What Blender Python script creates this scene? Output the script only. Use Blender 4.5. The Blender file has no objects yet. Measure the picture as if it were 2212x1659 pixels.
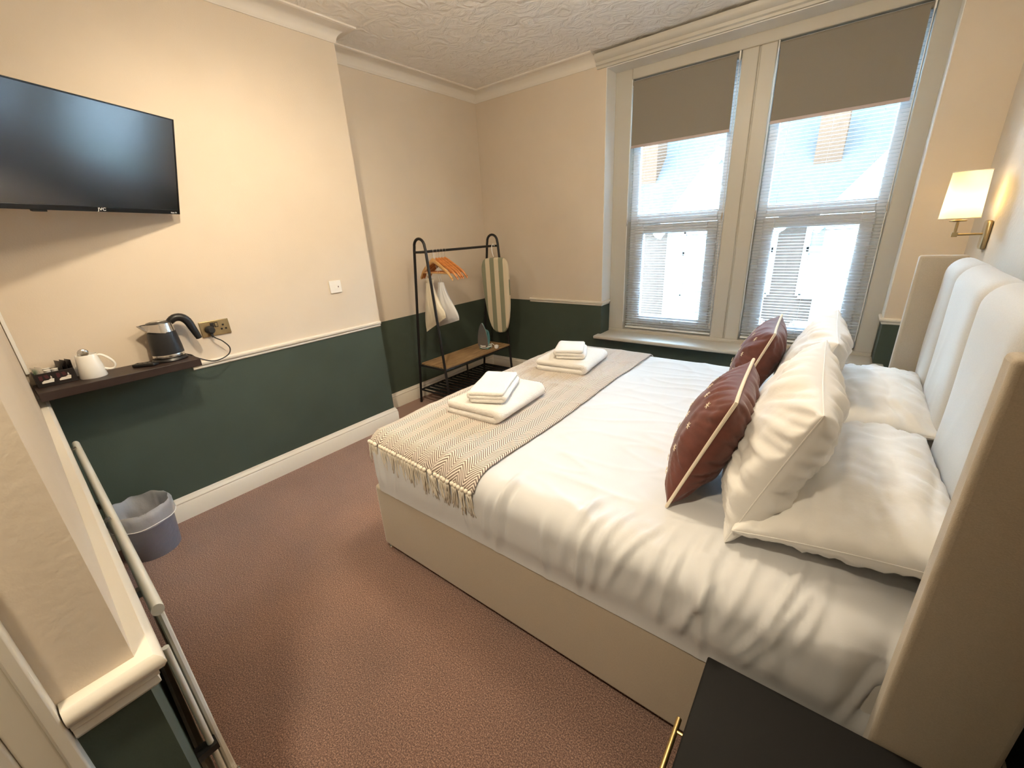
import bpy, bmesh, math, random
from mathutils import Vector, Matrix, noise, Euler
random.seed(7)
PI = math.pi
SC = bpy.context.scene
COL = SC.collection

# ------------------------------------------------------------------ camera
H_CAM = 1.46
YAW, PITCH, ROLL, FPX = -0.671889, -0.351369, -0.0556439, 889.42
fwd = Vector((math.sin(YAW) * math.cos(PITCH), math.cos(YAW) * math.cos(PITCH), math.sin(PITCH)))
rgt = Vector((math.cos(YAW), -math.sin(YAW), 0))
upv = rgt.cross(fwd)
r2 = rgt * math.cos(ROLL) + upv * math.sin(ROLL)
u2 = -rgt * math.sin(ROLL) + upv * math.cos(ROLL)
cam_d = bpy.data.cameras.new('camera')
cam_d.sensor_width = 36.0
cam_d.lens = FPX / 2212 * 36.0
cam_d.clip_start = 0.02
cam_d.clip_end = 200
cam = bpy.data.objects.new('camera', cam_d)
COL.objects.link(cam)
M3 = Matrix((r2, u2, -fwd)).transposed()
cam.matrix_world = Matrix.Translation((0, 0, H_CAM)) @ M3.to_4x4()
SC.camera = cam

# ------------------------------------------------------------------ world, lights, exposure
world = bpy.data.worlds.new('sky')
SC.world = world
world.use_nodes = True
bg = world.node_tree.nodes['Background']
bg.inputs['Color'].default_value = (0.54, 0.77, 1.0, 1)
bg.inputs['Strength'].default_value = 30.0
SC.view_settings.view_transform = 'Standard'
SC.view_settings.look = 'None'
SC.view_settings.exposure = 1.1
SC.view_settings.gamma = 1.0
SC.view_settings.use_curve_mapping = False
LAMP_CEILING = 34.0
SPOT_WALL, SPOT_BED = 52.0, 66.0

# ------------------------------------------------------------------ materials
MATS = {}
def srgb(r, g, b):
    f = lambda c: (c / 255 / 12.92) if c / 255 <= 0.04045 else ((c / 255 + 0.055) / 1.055) ** 2.4
    return (f(r), f(g), f(b))
def new_mat(name):
    m = bpy.data.materials.new(name)
    m.use_nodes = True
    MATS[name] = m
    return m, m.node_tree, m.node_tree.nodes['Principled BSDF']
def add_bump(nt, b, height, strength, dist):
    bp = nt.nodes.new('ShaderNodeBump')
    bp.inputs['Strength'].default_value = strength
    bp.inputs['Distance'].default_value = dist
    nt.links.new(height, bp.inputs['Height'])
    nt.links.new(bp.outputs['Normal'], b.inputs['Normal'])
    return bp
def coords(nt, scale=(1, 1, 1), kind='Object'):
    tc = nt.nodes.new('ShaderNodeTexCoord')
    mp = nt.nodes.new('ShaderNodeMapping')
    mp.inputs['Scale'].default_value = scale
    nt.links.new(tc.outputs[kind], mp.inputs['Vector'])
    return mp.outputs['Vector']
def noise_node(nt, vec, scale, detail=3, rough=0.55):
    n = nt.nodes.new('ShaderNodeTexNoise')
    n.inputs['Scale'].default_value = scale
    n.inputs['Detail'].default_value = detail
    n.inputs['Roughness'].default_value = rough
    nt.links.new(vec, n.inputs['Vector'])
    return n.outputs['Fac']
def ramp(nt, fac, stops):
    r = nt.nodes.new('ShaderNodeValToRGB')
    el = r.color_ramp.elements
    while len(el) > len(stops): el.remove(el[-1])
    while len(el) < len(stops): el.new(0.5)
    for e, (p, c) in zip(el, stops):
        e.position = p
        e.color = (*c, 1)
    nt.links.new(fac, r.inputs['Fac'])
    return r.outputs['Color']
def math_n(nt, op, a, b=None, c=None):
    n = nt.nodes.new('ShaderNodeMath')
    n.operation = op
    for i, v in enumerate((a, b, c)):
        if v is None: continue
        if isinstance(v, (int, float)): n.inputs[i].default_value = v
        else: nt.links.new(v, n.inputs[i])
    return n.outputs[0]
def mix_col(nt, fac, a, b):
    n = nt.nodes.new('ShaderNodeMix')
    n.data_type = 'RGBA'
    if isinstance(fac, (int, float)): n.inputs[0].default_value = fac
    else: nt.links.new(fac, n.inputs[0])
    for i, v in ((6, a), (7, b)):
        if isinstance(v, tuple): n.inputs[i].default_value = (*v, 1)
        else: nt.links.new(v, n.inputs[i])
    return n.outputs[2]
def simple(name, col, rough=0.5, metal=0.0, bump=None, vary=0.0, sheen=0.0, scale=(1, 1, 1), coat=0.0, spec=None):
    """bump = (noise scale, strength, distance)"""
    m, nt, b = new_mat(name)
    b.inputs['Base Color'].default_value = (*col, 1)
    b.inputs['Roughness'].default_value = rough
    b.inputs['Metallic'].default_value = metal
    if sheen: 
        b.inputs['Sheen Weight'].default_value = sheen
        b.inputs['Sheen Roughness'].default_value = 0.4
    if coat: b.inputs['Coat Weight'].default_value = coat
    if spec is not None: b.inputs['Specular IOR Level'].default_value = spec
    if bump or vary:
        v = coords(nt, scale)
        f = noise_node(nt, v, bump[0] if bump else 20.0, 4)
        if bump: add_bump(nt, b, f, bump[1], bump[2])
        if vary:
            lo = tuple(c * (1 - vary) for c in col)
            hi = tuple(min(1, c * (1 + vary)) for c in col)
            nt.links.new(ramp(nt, f, [(0.3, lo), (0.7, hi)]), b.inputs['Base Color'])
    return m

WALL_C = (0.70, 0.60, 0.485)
GREEN_C = srgb(68, 78, 68)
def wall_mat(name, split, upper=WALL_C, bump_s=0.25, scale=160.0):
    m, nt, b = new_mat(name)
    v = coords(nt)
    sep = nt.nodes.new('ShaderNodeSeparateXYZ')
    nt.links.new(v, sep.inputs[0])
    f = math_n(nt, 'GREATER_THAN', sep.outputs[2], split)
    n1 = noise_node(nt, v, 2.5, 3)
    up_lo = tuple(c * 0.95 for c in upper)
    cu = ramp(nt, n1, [(0.3, up_lo), (0.7, upper)])
    cg = ramp(nt, n1, [(0.3, tuple(c * 0.9 for c in GREEN_C)), (0.7, tuple(c * 1.08 for c in GREEN_C))])
    nt.links.new(mix_col(nt, f, cg, cu), b.inputs['Base Color'])
    b.inputs['Roughness'].default_value = 0.72
    b.inputs['Specular IOR Level'].default_value = 0.35
    n2 = noise_node(nt, v, scale, 3)
    add_bump(nt, b, n2, bump_s, 0.002)
    return m
wall_mat('wall_paint', 0.866)
wall_mat('alcove_paint', 0.80)
wall_mat('entry_paint', 0.845, bump_s=0.45, scale=60)
wall_mat('headboard_wall_paint', 0.83, upper=(0.68, 0.62, 0.54), bump_s=1.0, scale=55)

# ceiling: textured lining paper with leafy swirls
m, nt, b = new_mat('ceiling_paper')
v = coords(nt)
b.inputs['Base Color'].default_value = (0.90, 0.875, 0.835, 1)
b.inputs['Roughness'].default_value = 0.8
wv = nt.nodes.new('ShaderNodeTexNoise'); wv.inputs['Scale'].default_value = 9; wv.inputs['Detail'].default_value = 5
wv.inputs['Distortion'].default_value = 1.6
nt.links.new(v, wv.inputs['Vector'])
add_bump(nt, b, wv.outputs['Fac'], 0.9, 0.03)

# carpet
m, nt, b = new_mat('carpet')
v = coords(nt)
f1 = noise_node(nt, v, 240, 4, 0.75)
f2 = noise_node(nt, v, 2.2, 4)
c1 = ramp(nt, f1, [(0.36, srgb(78, 52, 46)), (0.5, srgb(144, 106, 90)), (0.64, srgb(218, 178, 152))])
c2 = ramp(nt, f2, [(0.3, (0.80, 0.78, 0.80)), (0.7, (1.08, 1.02, 1.0))])
mx = nt.nodes.new('ShaderNodeMix'); mx.data_type = 'RGBA'; mx.blend_type = 'MULTIPLY'; mx.inputs[0].default_value = 1
nt.links.new(c1, mx.inputs[6]); nt.links.new(c2, mx.inputs[7])
nt.links.new(mx.outputs[2], b.inputs['Base Color'])
b.inputs['Roughness'].default_value = 0.95
b.inputs['Specular IOR Level'].default_value = 0.1
b.inputs['Sheen Weight'].default_value = 0.25
add_bump(nt, b, f1, 0.9, 0.008)

simple('woodwork', (0.78, 0.72, 0.62), 0.38, bump=(60, 0.12, 0.002), scale=(1, 1, 1))
simple('cornice_paint', (0.78, 0.73, 0.66), 0.6)
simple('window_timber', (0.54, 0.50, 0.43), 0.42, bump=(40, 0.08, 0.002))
simple('reveal_paint', (0.80, 0.78, 0.74), 0.6, bump=(90, 0.2, 0.002))
simple('upvc', (0.93, 0.95, 0.97), 0.3)
simple('gold', (0.80, 0.58, 0.25), 0.28, 1.0)
simple('antique_brass', (0.46, 0.36, 0.20), 0.32, 1.0, bump=(15, 0.05, 0.001), vary=0.15)
simple('chrome', (0.82, 0.80, 0.76), 0.18, 1.0)
simple('satin_metal', (0.78, 0.75, 0.68), 0.3, 0.85)
simple('steel', (0.70, 0.68, 0.66), 0.24, 1.0)
simple('radiator_paint', (0.78, 0.74, 0.64), 0.3, coat=0.3)
simple('black_metal', (0.008, 0.008, 0.009), 0.42)
simple('black_plastic', (0.012, 0.012, 0.013), 0.35)
simple('rubber', (0.02, 0.02, 0.02), 0.7)
simple('white_plastic', (0.82, 0.80, 0.76), 0.3)
simple('ceramic', (0.85, 0.82, 0.76), 0.12, coat=0.5)
simple('shelf_wood', srgb(48, 34, 30), 0.45, bump=(30, 0.2, 0.002), vary=0.25, scale=(1, 0.1, 1))
simple('taupe_velvet', srgb(182, 169, 150), 0.85, bump=(420, 0.25, 0.002), vary=0.06, sheen=0.4)
simple('pale_velvet', srgb(200, 197, 192), 0.8, bump=(300, 0.2, 0.002), vary=0.05, sheen=0.4)
simple('nightstand_paint', srgb(22, 21, 21), 0.65, spec=0.25)
simple('mattress_cloth', (0.80, 0.77, 0.72), 0.9)
simple('white_cotton', (0.635, 0.64, 0.655), 0.85, bump=(260, 0.10, 0.002), sheen=0.15)
simple('pillow_cotton', (0.80, 0.78, 0.75), 0.85, bump=(18, 0.25, 0.006), sheen=0.15)
simple('towel_cotton', (0.87, 0.84, 0.79), 0.95, bump=(220, 0.9, 0.006), sheen=0.3)
simple('brown_velvet', srgb(98, 52, 42), 0.8, bump=(25, 0.2, 0.004), vary=0.16, sheen=0.2)
simple('cream_cotton', (0.76, 0.67, 0.53), 0.9, bump=(120, 0.4, 0.003))
simple('calico', (0.80, 0.73, 0.58), 0.9, bump=(30, 0.35, 0.006))
simple('hanger_wood', srgb(196, 124, 66), 0.35, bump=(14, 0.08, 0.001), vary=0.18, scale=(1, 4, 4))
simple('hanger_wood_pale', srgb(206, 160, 104), 0.35, vary=0.12)
simple('tassel_yarn', (0.80, 0.73, 0.62), 0.95, bump=(400, 0.5, 0.002))
simple('iron_teal', srgb(104, 158, 160), 0.3, coat=0.3)
simple('iron_sole', (0.38, 0.38, 0.40), 0.35, 0.9)
simple('green_print', srgb(40, 110, 60), 0.5)
simple('maroon_print', srgb(74, 30, 36), 0.5)
simple('cup_print', (0.80, 0.74, 0.66), 0.5)
simple('caddy_card', srgb(26, 18, 18), 0.5)
simple('sachet_foil', srgb(44, 38, 40), 0.35, 0.3, bump=(60, 0.4, 0.003))
simple('grey_cloth_dark', (0.02, 0.02, 0.02), 0.9)
simple('roller_fabric', srgb(136, 128, 116), 0.85, bump=(420, 0.15, 0.001), vary=0.03)
simple('roller_bar', srgb(190, 172, 168), 0.5)
simple('house_brick', (0.050, 0.036, 0.028), 0.95, spec=0.0, bump=(8, 0.3, 0.02), vary=0.12)
simple('house_render', (0.15, 0.145, 0.135), 0.9, spec=0.0)
simple('house_trim', (0.30, 0.30, 0.30), 0.9, spec=0.0)
simple('roof_slate', (0.034, 0.033, 0.031), 0.95, spec=0.0, bump=(10, 0.3, 0.02), vary=0.15)
simple('chimney_brick', (0.045, 0.027, 0.017), 0.95, spec=0.0, bump=(20, 0.3, 0.02), vary=0.15)
simple('house_glass', (0.08, 0.09, 0.10), 0.1)
simple('hedge', (0.04, 0.06, 0.025), 0.9, spec=0.0, bump=(12, 1, 0.1), vary=0.4)
simple('tarmac', (0.07, 0.07, 0.07), 0.9, spec=0.0)
simple('print_white', (0.85, 0.85, 0.85), 0.5)
simple('tv_bezel', (0.006, 0.006, 0.007), 0.25)
simple('kettle_matt', (0.012, 0.012, 0.014), 0.4)

# oak board
m, nt, b = new_mat('oak_board')
v = coords(nt, (9, 0.9, 9))
f = noise_node(nt, v, 5, 6, 0.65)
nt.links.new(ramp(nt, f, [(0.25, srgb(92, 68, 46)), (0.5, srgb(150, 120, 84)), (0.75, srgb(186, 156, 116))]), b.inputs['Base Color'])
b.inputs['Roughness'].default_value = 0.55
# television screen, off
m, nt, b = new_mat('screen')
b.inputs['Base Color'].default_value = (0.004, 0.004, 0.005, 1)
b.inputs['Roughness'].default_value = 0.17
b.inputs['IOR'].default_value = 2.4
# venetian slats (thin, let some light through)
m, nt, b = new_mat('slat_white')
b.inputs['Base Color'].default_value = (0.60, 0.62, 0.65, 1)
b.inputs['Roughness'].default_value = 0.6
b.inputs['Specular IOR Level'].default_value = 0.1
tl = nt.nodes.new('ShaderNodeBsdfTranslucent'); tl.inputs['Color'].default_value = (0.75, 0.85, 0.92, 1)
ms = nt.nodes.new('ShaderNodeMixShader'); ms.inputs[0].default_value = 0.15
nt.links.new(b.outputs[0], ms.inputs[1]); nt.links.new(tl.outputs[0], ms.inputs[2])
nt.links.new(ms.outputs[0], nt.nodes['Material Output'].inputs['Surface'])
# window glass
def thin_glass(name, tint, refl):
    m, nt, b = new_mat(name)
    tr = nt.nodes.new('ShaderNodeBsdfTransparent'); tr.inputs['Color'].default_value = (*tint, 1)
    gl = nt.nodes.new('ShaderNodeBsdfGlossy'); gl.inputs['Roughness'].default_value = 0.02
    fr = nt.nodes.new('ShaderNodeFresnel'); fr.inputs['IOR'].default_value = 1.35
    ms = nt.nodes.new('ShaderNodeMixShader')
    nt.links.new(fr.outputs[0], ms.inputs[0])
    nt.links.new(tr.outputs[0], ms.inputs[1]); nt.links.new(gl.outputs[0], ms.inputs[2])
    nt.links.new(ms.outputs[0], nt.nodes['Material Output'].inputs['Surface'])
thin_glass('pane_glass', (0.96, 0.98, 0.98), 0.1)
# frosted plastics of the waste bin and its liner
def hazy(name, col, alpha, rough):
    m, nt, b = new_mat(name)
    b.inputs['Base Color'].default_value = (*col, 1)
    b.inputs['Roughness'].default_value = rough
    tr = nt.nodes.new('ShaderNodeBsdfTransparent'); tr.inputs['Color'].default_value = (0.9, 0.9, 0.92, 1)
    ms = nt.nodes.new('ShaderNodeMixShader'); ms.inputs[0].default_value = alpha
    nt.links.new(tr.outputs[0], ms.inputs[1]); nt.links.new(b.outputs[0], ms.inputs[2])
    nt.links.new(ms.outputs[0], nt.nodes['Material Output'].inputs['Surface'])
    add_bump(nt, b, noise_node(nt, coords(nt), 30, 4), 0.6, 0.01)
hazy('bin_plastic', (0.34, 0.33, 0.37), 0.5, 0.3)
hazy('liner_film', (0.70, 0.70, 0.72), 0.42, 0.35)
# lamp shade and opal glass
m, nt, b = new_mat('lamp_shade_cloth')
b.inputs['Base Color'].default_value = (0.95, 0.86, 0.62, 1)
b.inputs['Roughness'].default_value = 0.8
tl = nt.nodes.new('ShaderNodeBsdfTranslucent'); tl.inputs['Color'].default_value = (1.0, 0.90, 0.62, 1)
ms = nt.nodes.new('ShaderNodeMixShader'); ms.inputs[0].default_value = 0.6
nt.links.new(b.outputs[0], ms.inputs[1]); nt.links.new(tl.outputs[0], ms.inputs[2])
nt.links.new(ms.outputs[0], nt.nodes['Material Output'].inputs['Surface'])
def emit(name, col, s):
    m, nt, b = new_mat(name)
    b.inputs['Base Color'].default_value = (*col, 1)
    b.inputs['Emission Color'].default_value = (*col, 1)
    b.inputs['Emission Strength'].default_value = s
emit('opal_glass_lit', (1.0, 0.85, 0.62), LAMP_CEILING)
emit('bulb_lit', (1.0, 0.74, 0.40), 15.0)
# herringbone throw (uses the cloth's own unrolled coordinates)
m, nt, b = new_mat('herringbone')
uv = nt.nodes.new('ShaderNodeUVMap'); uv.uv_map = 'cloth'
sep = nt.nodes.new('ShaderNodeSeparateXYZ'); nt.links.new(uv.outputs[0], sep.inputs[0])
pp = math_n(nt, 'PINGPONG', sep.outputs[0], 0.043)
diag = math_n(nt, 'ADD', sep.outputs[1], math_n(nt, 'MULTIPLY', pp, 1.15))
fr = math_n(nt, 'FRACT', math_n(nt, 'DIVIDE', diag, 0.0125))
st = math_n(nt, 'SMOOTHSTEP', fr, 0.0, 1.0) if False else math_n(nt, 'GREATER_THAN', fr, 0.5)
nt.links.new(mix_col(nt, st, srgb(122, 106, 98), srgb(230, 220, 208)), b.inputs['Base Color'])
b.inputs['Roughness'].default_value = 0.95
b.inputs['Sheen Weight'].default_value = 0.2
add_bump(nt, b, fr, 0.4, 0.004)
# striped ironing board cover
m, nt, b = new_mat('striped_cover')
v = coords(nt)
sep = nt.nodes.new('ShaderNodeSeparateXYZ'); nt.links.new(v, sep.inputs[0])
fr = math_n(nt, 'FRACT', math_n(nt, 'DIVIDE', math_n(nt, 'ADD', sep.outputs[0], 5.0 + 0.027), 0.108))
st = math_n(nt, 'LESS_THAN', math_n(nt, 'ABSOLUTE', math_n(nt, 'SUBTRACT', fr, 0.0)), 0.5)
nt.links.new(mix_col(nt, st, srgb(214, 200, 174), srgb(140, 142, 120)), b.inputs['Base Color'])
b.inputs['Roughness'].default_value = 0.9
add_bump(nt, b, noise_node(nt, v, 90, 3), 0.3, 0.003)

# ------------------------------------------------------------------ mesh helpers
ORG = {}
class MB:
    def __init__(s): s.v = []; s.f = []; s.uv = None
    def add(s, vs, fs):
        o = len(s.v); s.v += [Vector(p) for p in vs]; s.f += [tuple(i + o for i in f) for f in fs]; return s
    def box(s, x0, x1, y0, y1, z0, z1):
        vs = [(x, y, z) for z in (z0, z1) for y in (y0, y1) for x in (x0, x1)]
        return s.add(vs, [(0, 2, 3, 1), (4, 5, 7, 6), (0, 1, 5, 4), (2, 6, 7, 3), (0, 4, 6, 2), (1, 3, 7, 5)])
    def tube(s, pts, r, n=10, cap=True, closed=False):
        pts = [Vector(p) for p in pts]
        N = len(pts); rings = []
        rr = r if isinstance(r, (list, tuple)) else [r] * N
        t0 = (pts[1] - pts[0]).normalized()
        ref = Vector((0, 0, 1)) if abs(t0.z) < 0.9 else Vector((1, 0, 0))
        nrm = (ref - t0 * ref.dot(t0)).normalized()
        base = len(s.v)
        for i, p in enumerate(pts):
            if closed: t = (pts[(i + 1) % N] - pts[i - 1])
            elif i == 0: t = pts[1] - pts[0]
            elif i == N - 1: t = pts[-1] - pts[-2]
            else: t = (pts[i + 1] - pts[i]).normalized() + (pts[i] - pts[i - 1]).normalized()
            t.normalize()
            nrm = (nrm - t * nrm.dot(t)).normalized()
            bn = t.cross(nrm)
            for k in range(n):
                a = 2 * PI * k / n
                s.v.append(p + (nrm * math.cos(a) + bn * math.sin(a)) * rr[i])
        for i in range(N if closed else N - 1):
            j = (i + 1) % N
            for k in range(n):
                k2 = (k + 1) % n
                s.f.append((base + i * n + k, base + i * n + k2, base + j * n + k2, base + j * n + k))
        if cap and not closed:
            s.f.append(tuple(base + k for k in reversed(range(n))))
            s.f.append(tuple(base + (N - 1) * n + k for k in range(n)))
        return s
    def lathe(s, prof, c=(0, 0, 0), n=32, axis='z'):
        base = len(s.v)
        for (r, z) in prof:
            for k in range(n):
                a = 2 * PI * k / n
                if axis == 'z': p = (r * math.cos(a), r * math.sin(a), z)
                elif axis == 'x': p = (z, r * math.cos(a), r * math.sin(a))
                else: p = (r * math.cos(a), z, r * math.sin(a))
                s.v.append(Vector(c) + Vector(p))
        for i in range(len(prof) - 1):
            for k in range(n):
                k2 = (k + 1) % n
                s.f.append((base + i * n + k, base + i * n + k2, base + (i + 1) * n + k2, base + (i + 1) * n + k))
        if prof[0][0] > 1e-6: s.f.append(tuple(base + k for k in reversed(range(n))))
        if prof[-1][0] > 1e-6: s.f.append(tuple(base + (len(prof) - 1) * n + k for k in range(n)))
        return s
    def prism(s, poly, a, b, axis='y'):
        """2D polygon extruded from a to b along axis; poly coords are the other two axes in order"""
        def P(q, t):
            if axis == 'y': return (q[0], t, q[1])
            if axis == 'x': return (t, q[0], q[1])
            return (q[0], q[1], t)
        n = len(poly)
        vs = [P(q, a) for q in poly] + [P(q, b) for q in poly]
        fs = [tuple(range(n)), tuple(range(2 * n - 1, n - 1, -1))]
        fs += [(i, i + n, (i + 1) % n + n, (i + 1) % n) for i in range(n)]
        return s.add(vs, fs)
    def grid(s, fn, nu, nv, closed_u=False):
        base = len(s.v)
        for i in range(nu + (0 if closed_u else 1)):
            for j in range(nv + 1):
                s.v.append(Vector(fn(i / nu, j / nv)))
        R = nv + 1
        for i in range(nu):
            i2 = (i + 1) % nu if closed_u else i + 1
            for j in range(nv):
                s.f.append((base + i * R + j, base + i2 * R + j, base + i2 * R + j + 1, base + i * R + j + 1))
        return s
    def moulding(s, path, prof):
        """sweep profile (d outwards to the right of travel, z) along a 2D path with mitred corners"""
        path = [Vector(p) for p in path]
        n = len(path); base = len(s.v); k = len(prof)
        for i, p in enumerate(path):
            ns = []
            if i > 0: d = (path[i] - path[i - 1]).normalized(); ns.append(Vector((d.y, -d.x)))
            if i < n - 1: d = (path[i + 1] - path[i]).normalized(); ns.append(Vector((d.y, -d.x)))
            if len(ns) == 2:
                mv = ns[0] + ns[1]; mv = mv / mv.length_squared * 2
            else: mv = ns[0]
            for (d, z) in prof:
                q = p + mv * d
                s.v.append(Vector((q.x, q.y, z)))
        for i in range(n - 1):
            for j in range(k):
                j2 = (j + 1) % k
                s.f.append((base + i * k + j, base + i * k + j2, base + (i + 1) * k + j2, base + (i + 1) * k + j))
        s.f.append(tuple(base + j for j in range(k)))
        s.f.append(tuple(base + (n - 1) * k + j for j in reversed(range(k))))
        return s
    def xf(s, mat):
        s.v = [mat @ p for p in s.v]; return s
    def build(s, name, mat, parent=None, smooth=None, bevel=0.0, local=False, auto=True, sub=0, seg=2):
        me = bpy.data.meshes.new(name)
        o0 = ORG.get(parent, Vector((0, 0, 0))) if (parent is not None and not local) else Vector((0, 0, 0))
        me.from_pydata([tuple(p - o0) for p in s.v], [], s.f)
        me.update()
        bm = bmesh.new(); bm.from_mesh(me)
        bmesh.ops.recalc_face_normals(bm, faces=bm.faces)
        bm.to_mesh(me); bm.free()
        me.materials.append(MATS[mat])
        o = bpy.data.objects.new(name, me)
        COL.objects.link(o)
        if parent is not None:
            o.parent = parent
            ORG[o] = ORG.get(parent, Vector((0, 0, 0)))
        if bevel:
            md = o.modifiers.new('bevel', 'BEVEL'); md.width = bevel; md.segments = seg; md.limit_method = 'ANGLE'; md.angle_limit = 0.6
            md.harden_normals = False
        if sub:
            md = o.modifiers.new('sub', 'SUBSURF'); md.levels = sub; md.render_levels = sub
        if smooth is None: smooth = True
        if smooth:
            for p in me.polygons: p.use_smooth = True
            if auto:
                me.set_sharp_from_angle(angle=0.7)
        return o
def thing(name, label, cat, loc=(0, 0, 0), rot=None, group=None):
    o = bpy.data.objects.new(name, None)
    o.empty_display_size = 0.05
    COL.objects.link(o)
    o.location = loc
    if rot is not None: o.rotation_euler = rot
    ORG[o] = Vector(loc)
    tag(o, label, cat, group)
    return o
def tag(o, label, cat, group=None):
    o['label'] = label; o['category'] = cat
    if group: o['group'] = group
    return o
def struct(o, label=None):
    o['kind'] = 'structure'
    if label: o['label'] = label
    return o
def copy_part(src, parent, loc=None):
    c = src.copy(); COL.objects.link(c); c.parent = parent
    if loc is not None: c.location = loc
    return c
def smooth01(a, b, x):
    t = max(0, min(1, (x - a) / (b - a))); return t * t * (3 - 2 * t)
def N3(x, y, z): return noise.noise(Vector((x, y, z)))
def spline(pts, n=6):
    out = []; P = [Vector(p) for p in pts]
    for i in range(len(P) - 1):
        p0, p1, p2, p3 = P[max(0, i - 1)], P[i], P[i + 1], P[min(len(P) - 1, i + 2)]
        for k in range(n):
            t = k / n
            out.append(0.5 * ((2 * p1) + (-p0 + p2) * t + (2 * p0 - 5 * p1 + 4 * p2 - p3) * t * t + (-p0 + 3 * p1 - 3 * p2 + p3) * t ** 3))
    out.append(P[-1]); return out
def text_mesh(body, size, depth):
    cu = bpy.data.curves.new('lettering', 'FONT')
    cu.body = body; cu.size = size; cu.extrude = depth; cu.align_x = 'CENTER'; cu.align_y = 'CENTER'
    ob = bpy.data.objects.new('lettering', cu); COL.objects.link(ob)
    dg = bpy.context.evaluated_depsgraph_get()
    me = bpy.data.meshes.new_from_object(ob.evaluated_get(dg))
    bpy.data.objects.remove(ob); bpy.data.curves.remove(cu)
    return me

# ------------------------------------------------------------------ room shell
XB, XA, YW, XR, ZC = -2.774, -3.05, 3.51, 0.545, 2.72      # chimney breast, alcove, window wall, headboard wall, ceiling
XE = -0.777                                                 # entry wall
NY0, NY1 = -0.015, 0.045                                    # near wall at its corner and at the breast
BY = 1.88
def zb(): return MB()
struct(MB().box(-3.3, 0.8, -1.6, 3.9, -0.12, 0.0).build('floor', 'carpet', smooth=False), 'brown purple flecked carpet covering the bedroom floor')
struct(MB().box(-3.3, 0.8, -1.6, 3.9, ZC, ZC + 0.12).build('ceiling', 'ceiling_paper', smooth=False), 'off white textured paper ceiling')
wl = MB().box(-3.3, XB, 0.0, BY, 0, ZC).build('wall_left', 'wall_paint', smooth=False)
struct(wl, 'peach and dark green chimney breast wall carrying the television')
struct(MB().box(-3.3, XA, BY, YW + 0.3, 0, ZC).build('wall_alcove', 'alcove_paint', smooth=False), 'recessed alcove wall behind the clothes rack, beige over green')
wb = MB()
wb.box(-3.3, -1.69, YW, YW + 0.3, 0, ZC); wb.box(0.277, 0.8, YW, YW + 0.3, 0, ZC)
wb.box(-1.69, 0.277, YW, YW + 0.3, 0, 0.50); wb.box(-1.69, 0.277, YW, YW + 0.3, 2.615, ZC)
struct(wb.build('wall_back', 'alcove_paint', smooth=False), 'window wall, beige over dark green')
struct(MB().box(XR, 0.8, -1.6, YW + 0.3, 0, ZC).build('wall_right', 'headboard_wall_paint', smooth=False), 'pale textured wall behind the headboard')
wn = MB().prism([(XE, -1.6), (XE, NY0), (-2.9, NY1 + 0.003), (-2.9, -1.6)], 0, ZC, 'z')
struct(wn.build('wall_near', 'entry_paint', smooth=False), 'near wall beside the entrance, textured beige over dark green')
struct(MB().box(XE, XR, -1.75, -1.6, 0, ZC).build('wall_entry', 'wall_paint', smooth=False))

WALLPATH = [(XE, -0.10), (XE, NY0), (XB, NY1), (XB, BY), (XA, BY), (XA, YW), (XR, YW), (XR, -1.6)]
skirt = [(0, 0), (0.021, 0), (0.021, 0.098), (0.017, 0.104), (0.019, 0.112), (0.014, 0.122), (0.010, 0.128), (0.008, 0.138), (0, 0.138)]
struct(MB().moulding(WALLPATH, skirt).build('baseboard_left', 'woodwork'), 'cream painted moulded skirting board round the room')
cove = [(0, ZC - 0.082), (0.006, ZC - 0.082), (0.008, ZC - 0.074)]
for i in range(9):
    a = PI / 2 * i / 8
    cove.append((0.095 - 0.085 * math.cos(a), ZC - 0.072 + 0.060 * math.sin(a)))
cove += [(0.097, ZC - 0.010), (0.104, ZC - 0.009), (0.105, ZC), (0, ZC)]
struct(MB().moulding([(XE, -1.6), (XE, NY0), (XB, NY1), (XB, BY), (XA, BY), (XA, YW), (-1.775, YW)], cove).build('trim_1', 'cornice_paint'), 'off white coved cornice')
struct(MB().moulding([(XR, YW), (XR, -1.6)], cove).build('trim_2', 'cornice_paint'))
def dado(z, s=1.0):
    return [(0, z - 0.040 * s), (0.006, z - 0.040 * s), (0.010, z - 0.034 * s), (0.009, z - 0.026 * s), (0.016, z - 0.022 * s), (0.021, z - 0.014 * s), (0.020, z - 0.005 * s), (0.014, z), (0, z)]
struct(MB().moulding([(XB, 0.636), (XB, BY - 0.004)], dado(0.872)).build('trim_3', 'woodwork'), 'cream dado rail along the chimney breast')
struct(MB().moulding([(-2.485, YW), (-1.69, YW), (-1.69, YW + 0.15)], dado(0.825)).build('trim_4', 'woodwork'), 'short cream dado rail left of the window')
struct(MB().moulding([(0.277, YW + 0.15), (0.277, YW), (0.545, YW)], dado(0.825)).build('trim_5', 'woodwork'), 'short cream dado rail right of the window')
nd = [(0, 0.800), (0.010, 0.800), (0.016, 0.808), (0.014, 0.820), (0.018, 0.824), (0.018, 0.834), (0.026, 0.838), (0.031, 0.848), (0.029, 0.858), (0.020, 0.866), (0, 0.866)]
struct(MB().moulding([(XE, -0.10), (XE, NY0), (XB + 0.005, NY1)], nd).build('trim_6', 'woodwork'), 'thick cream dado rail on the near wall with mitred corner')
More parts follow.
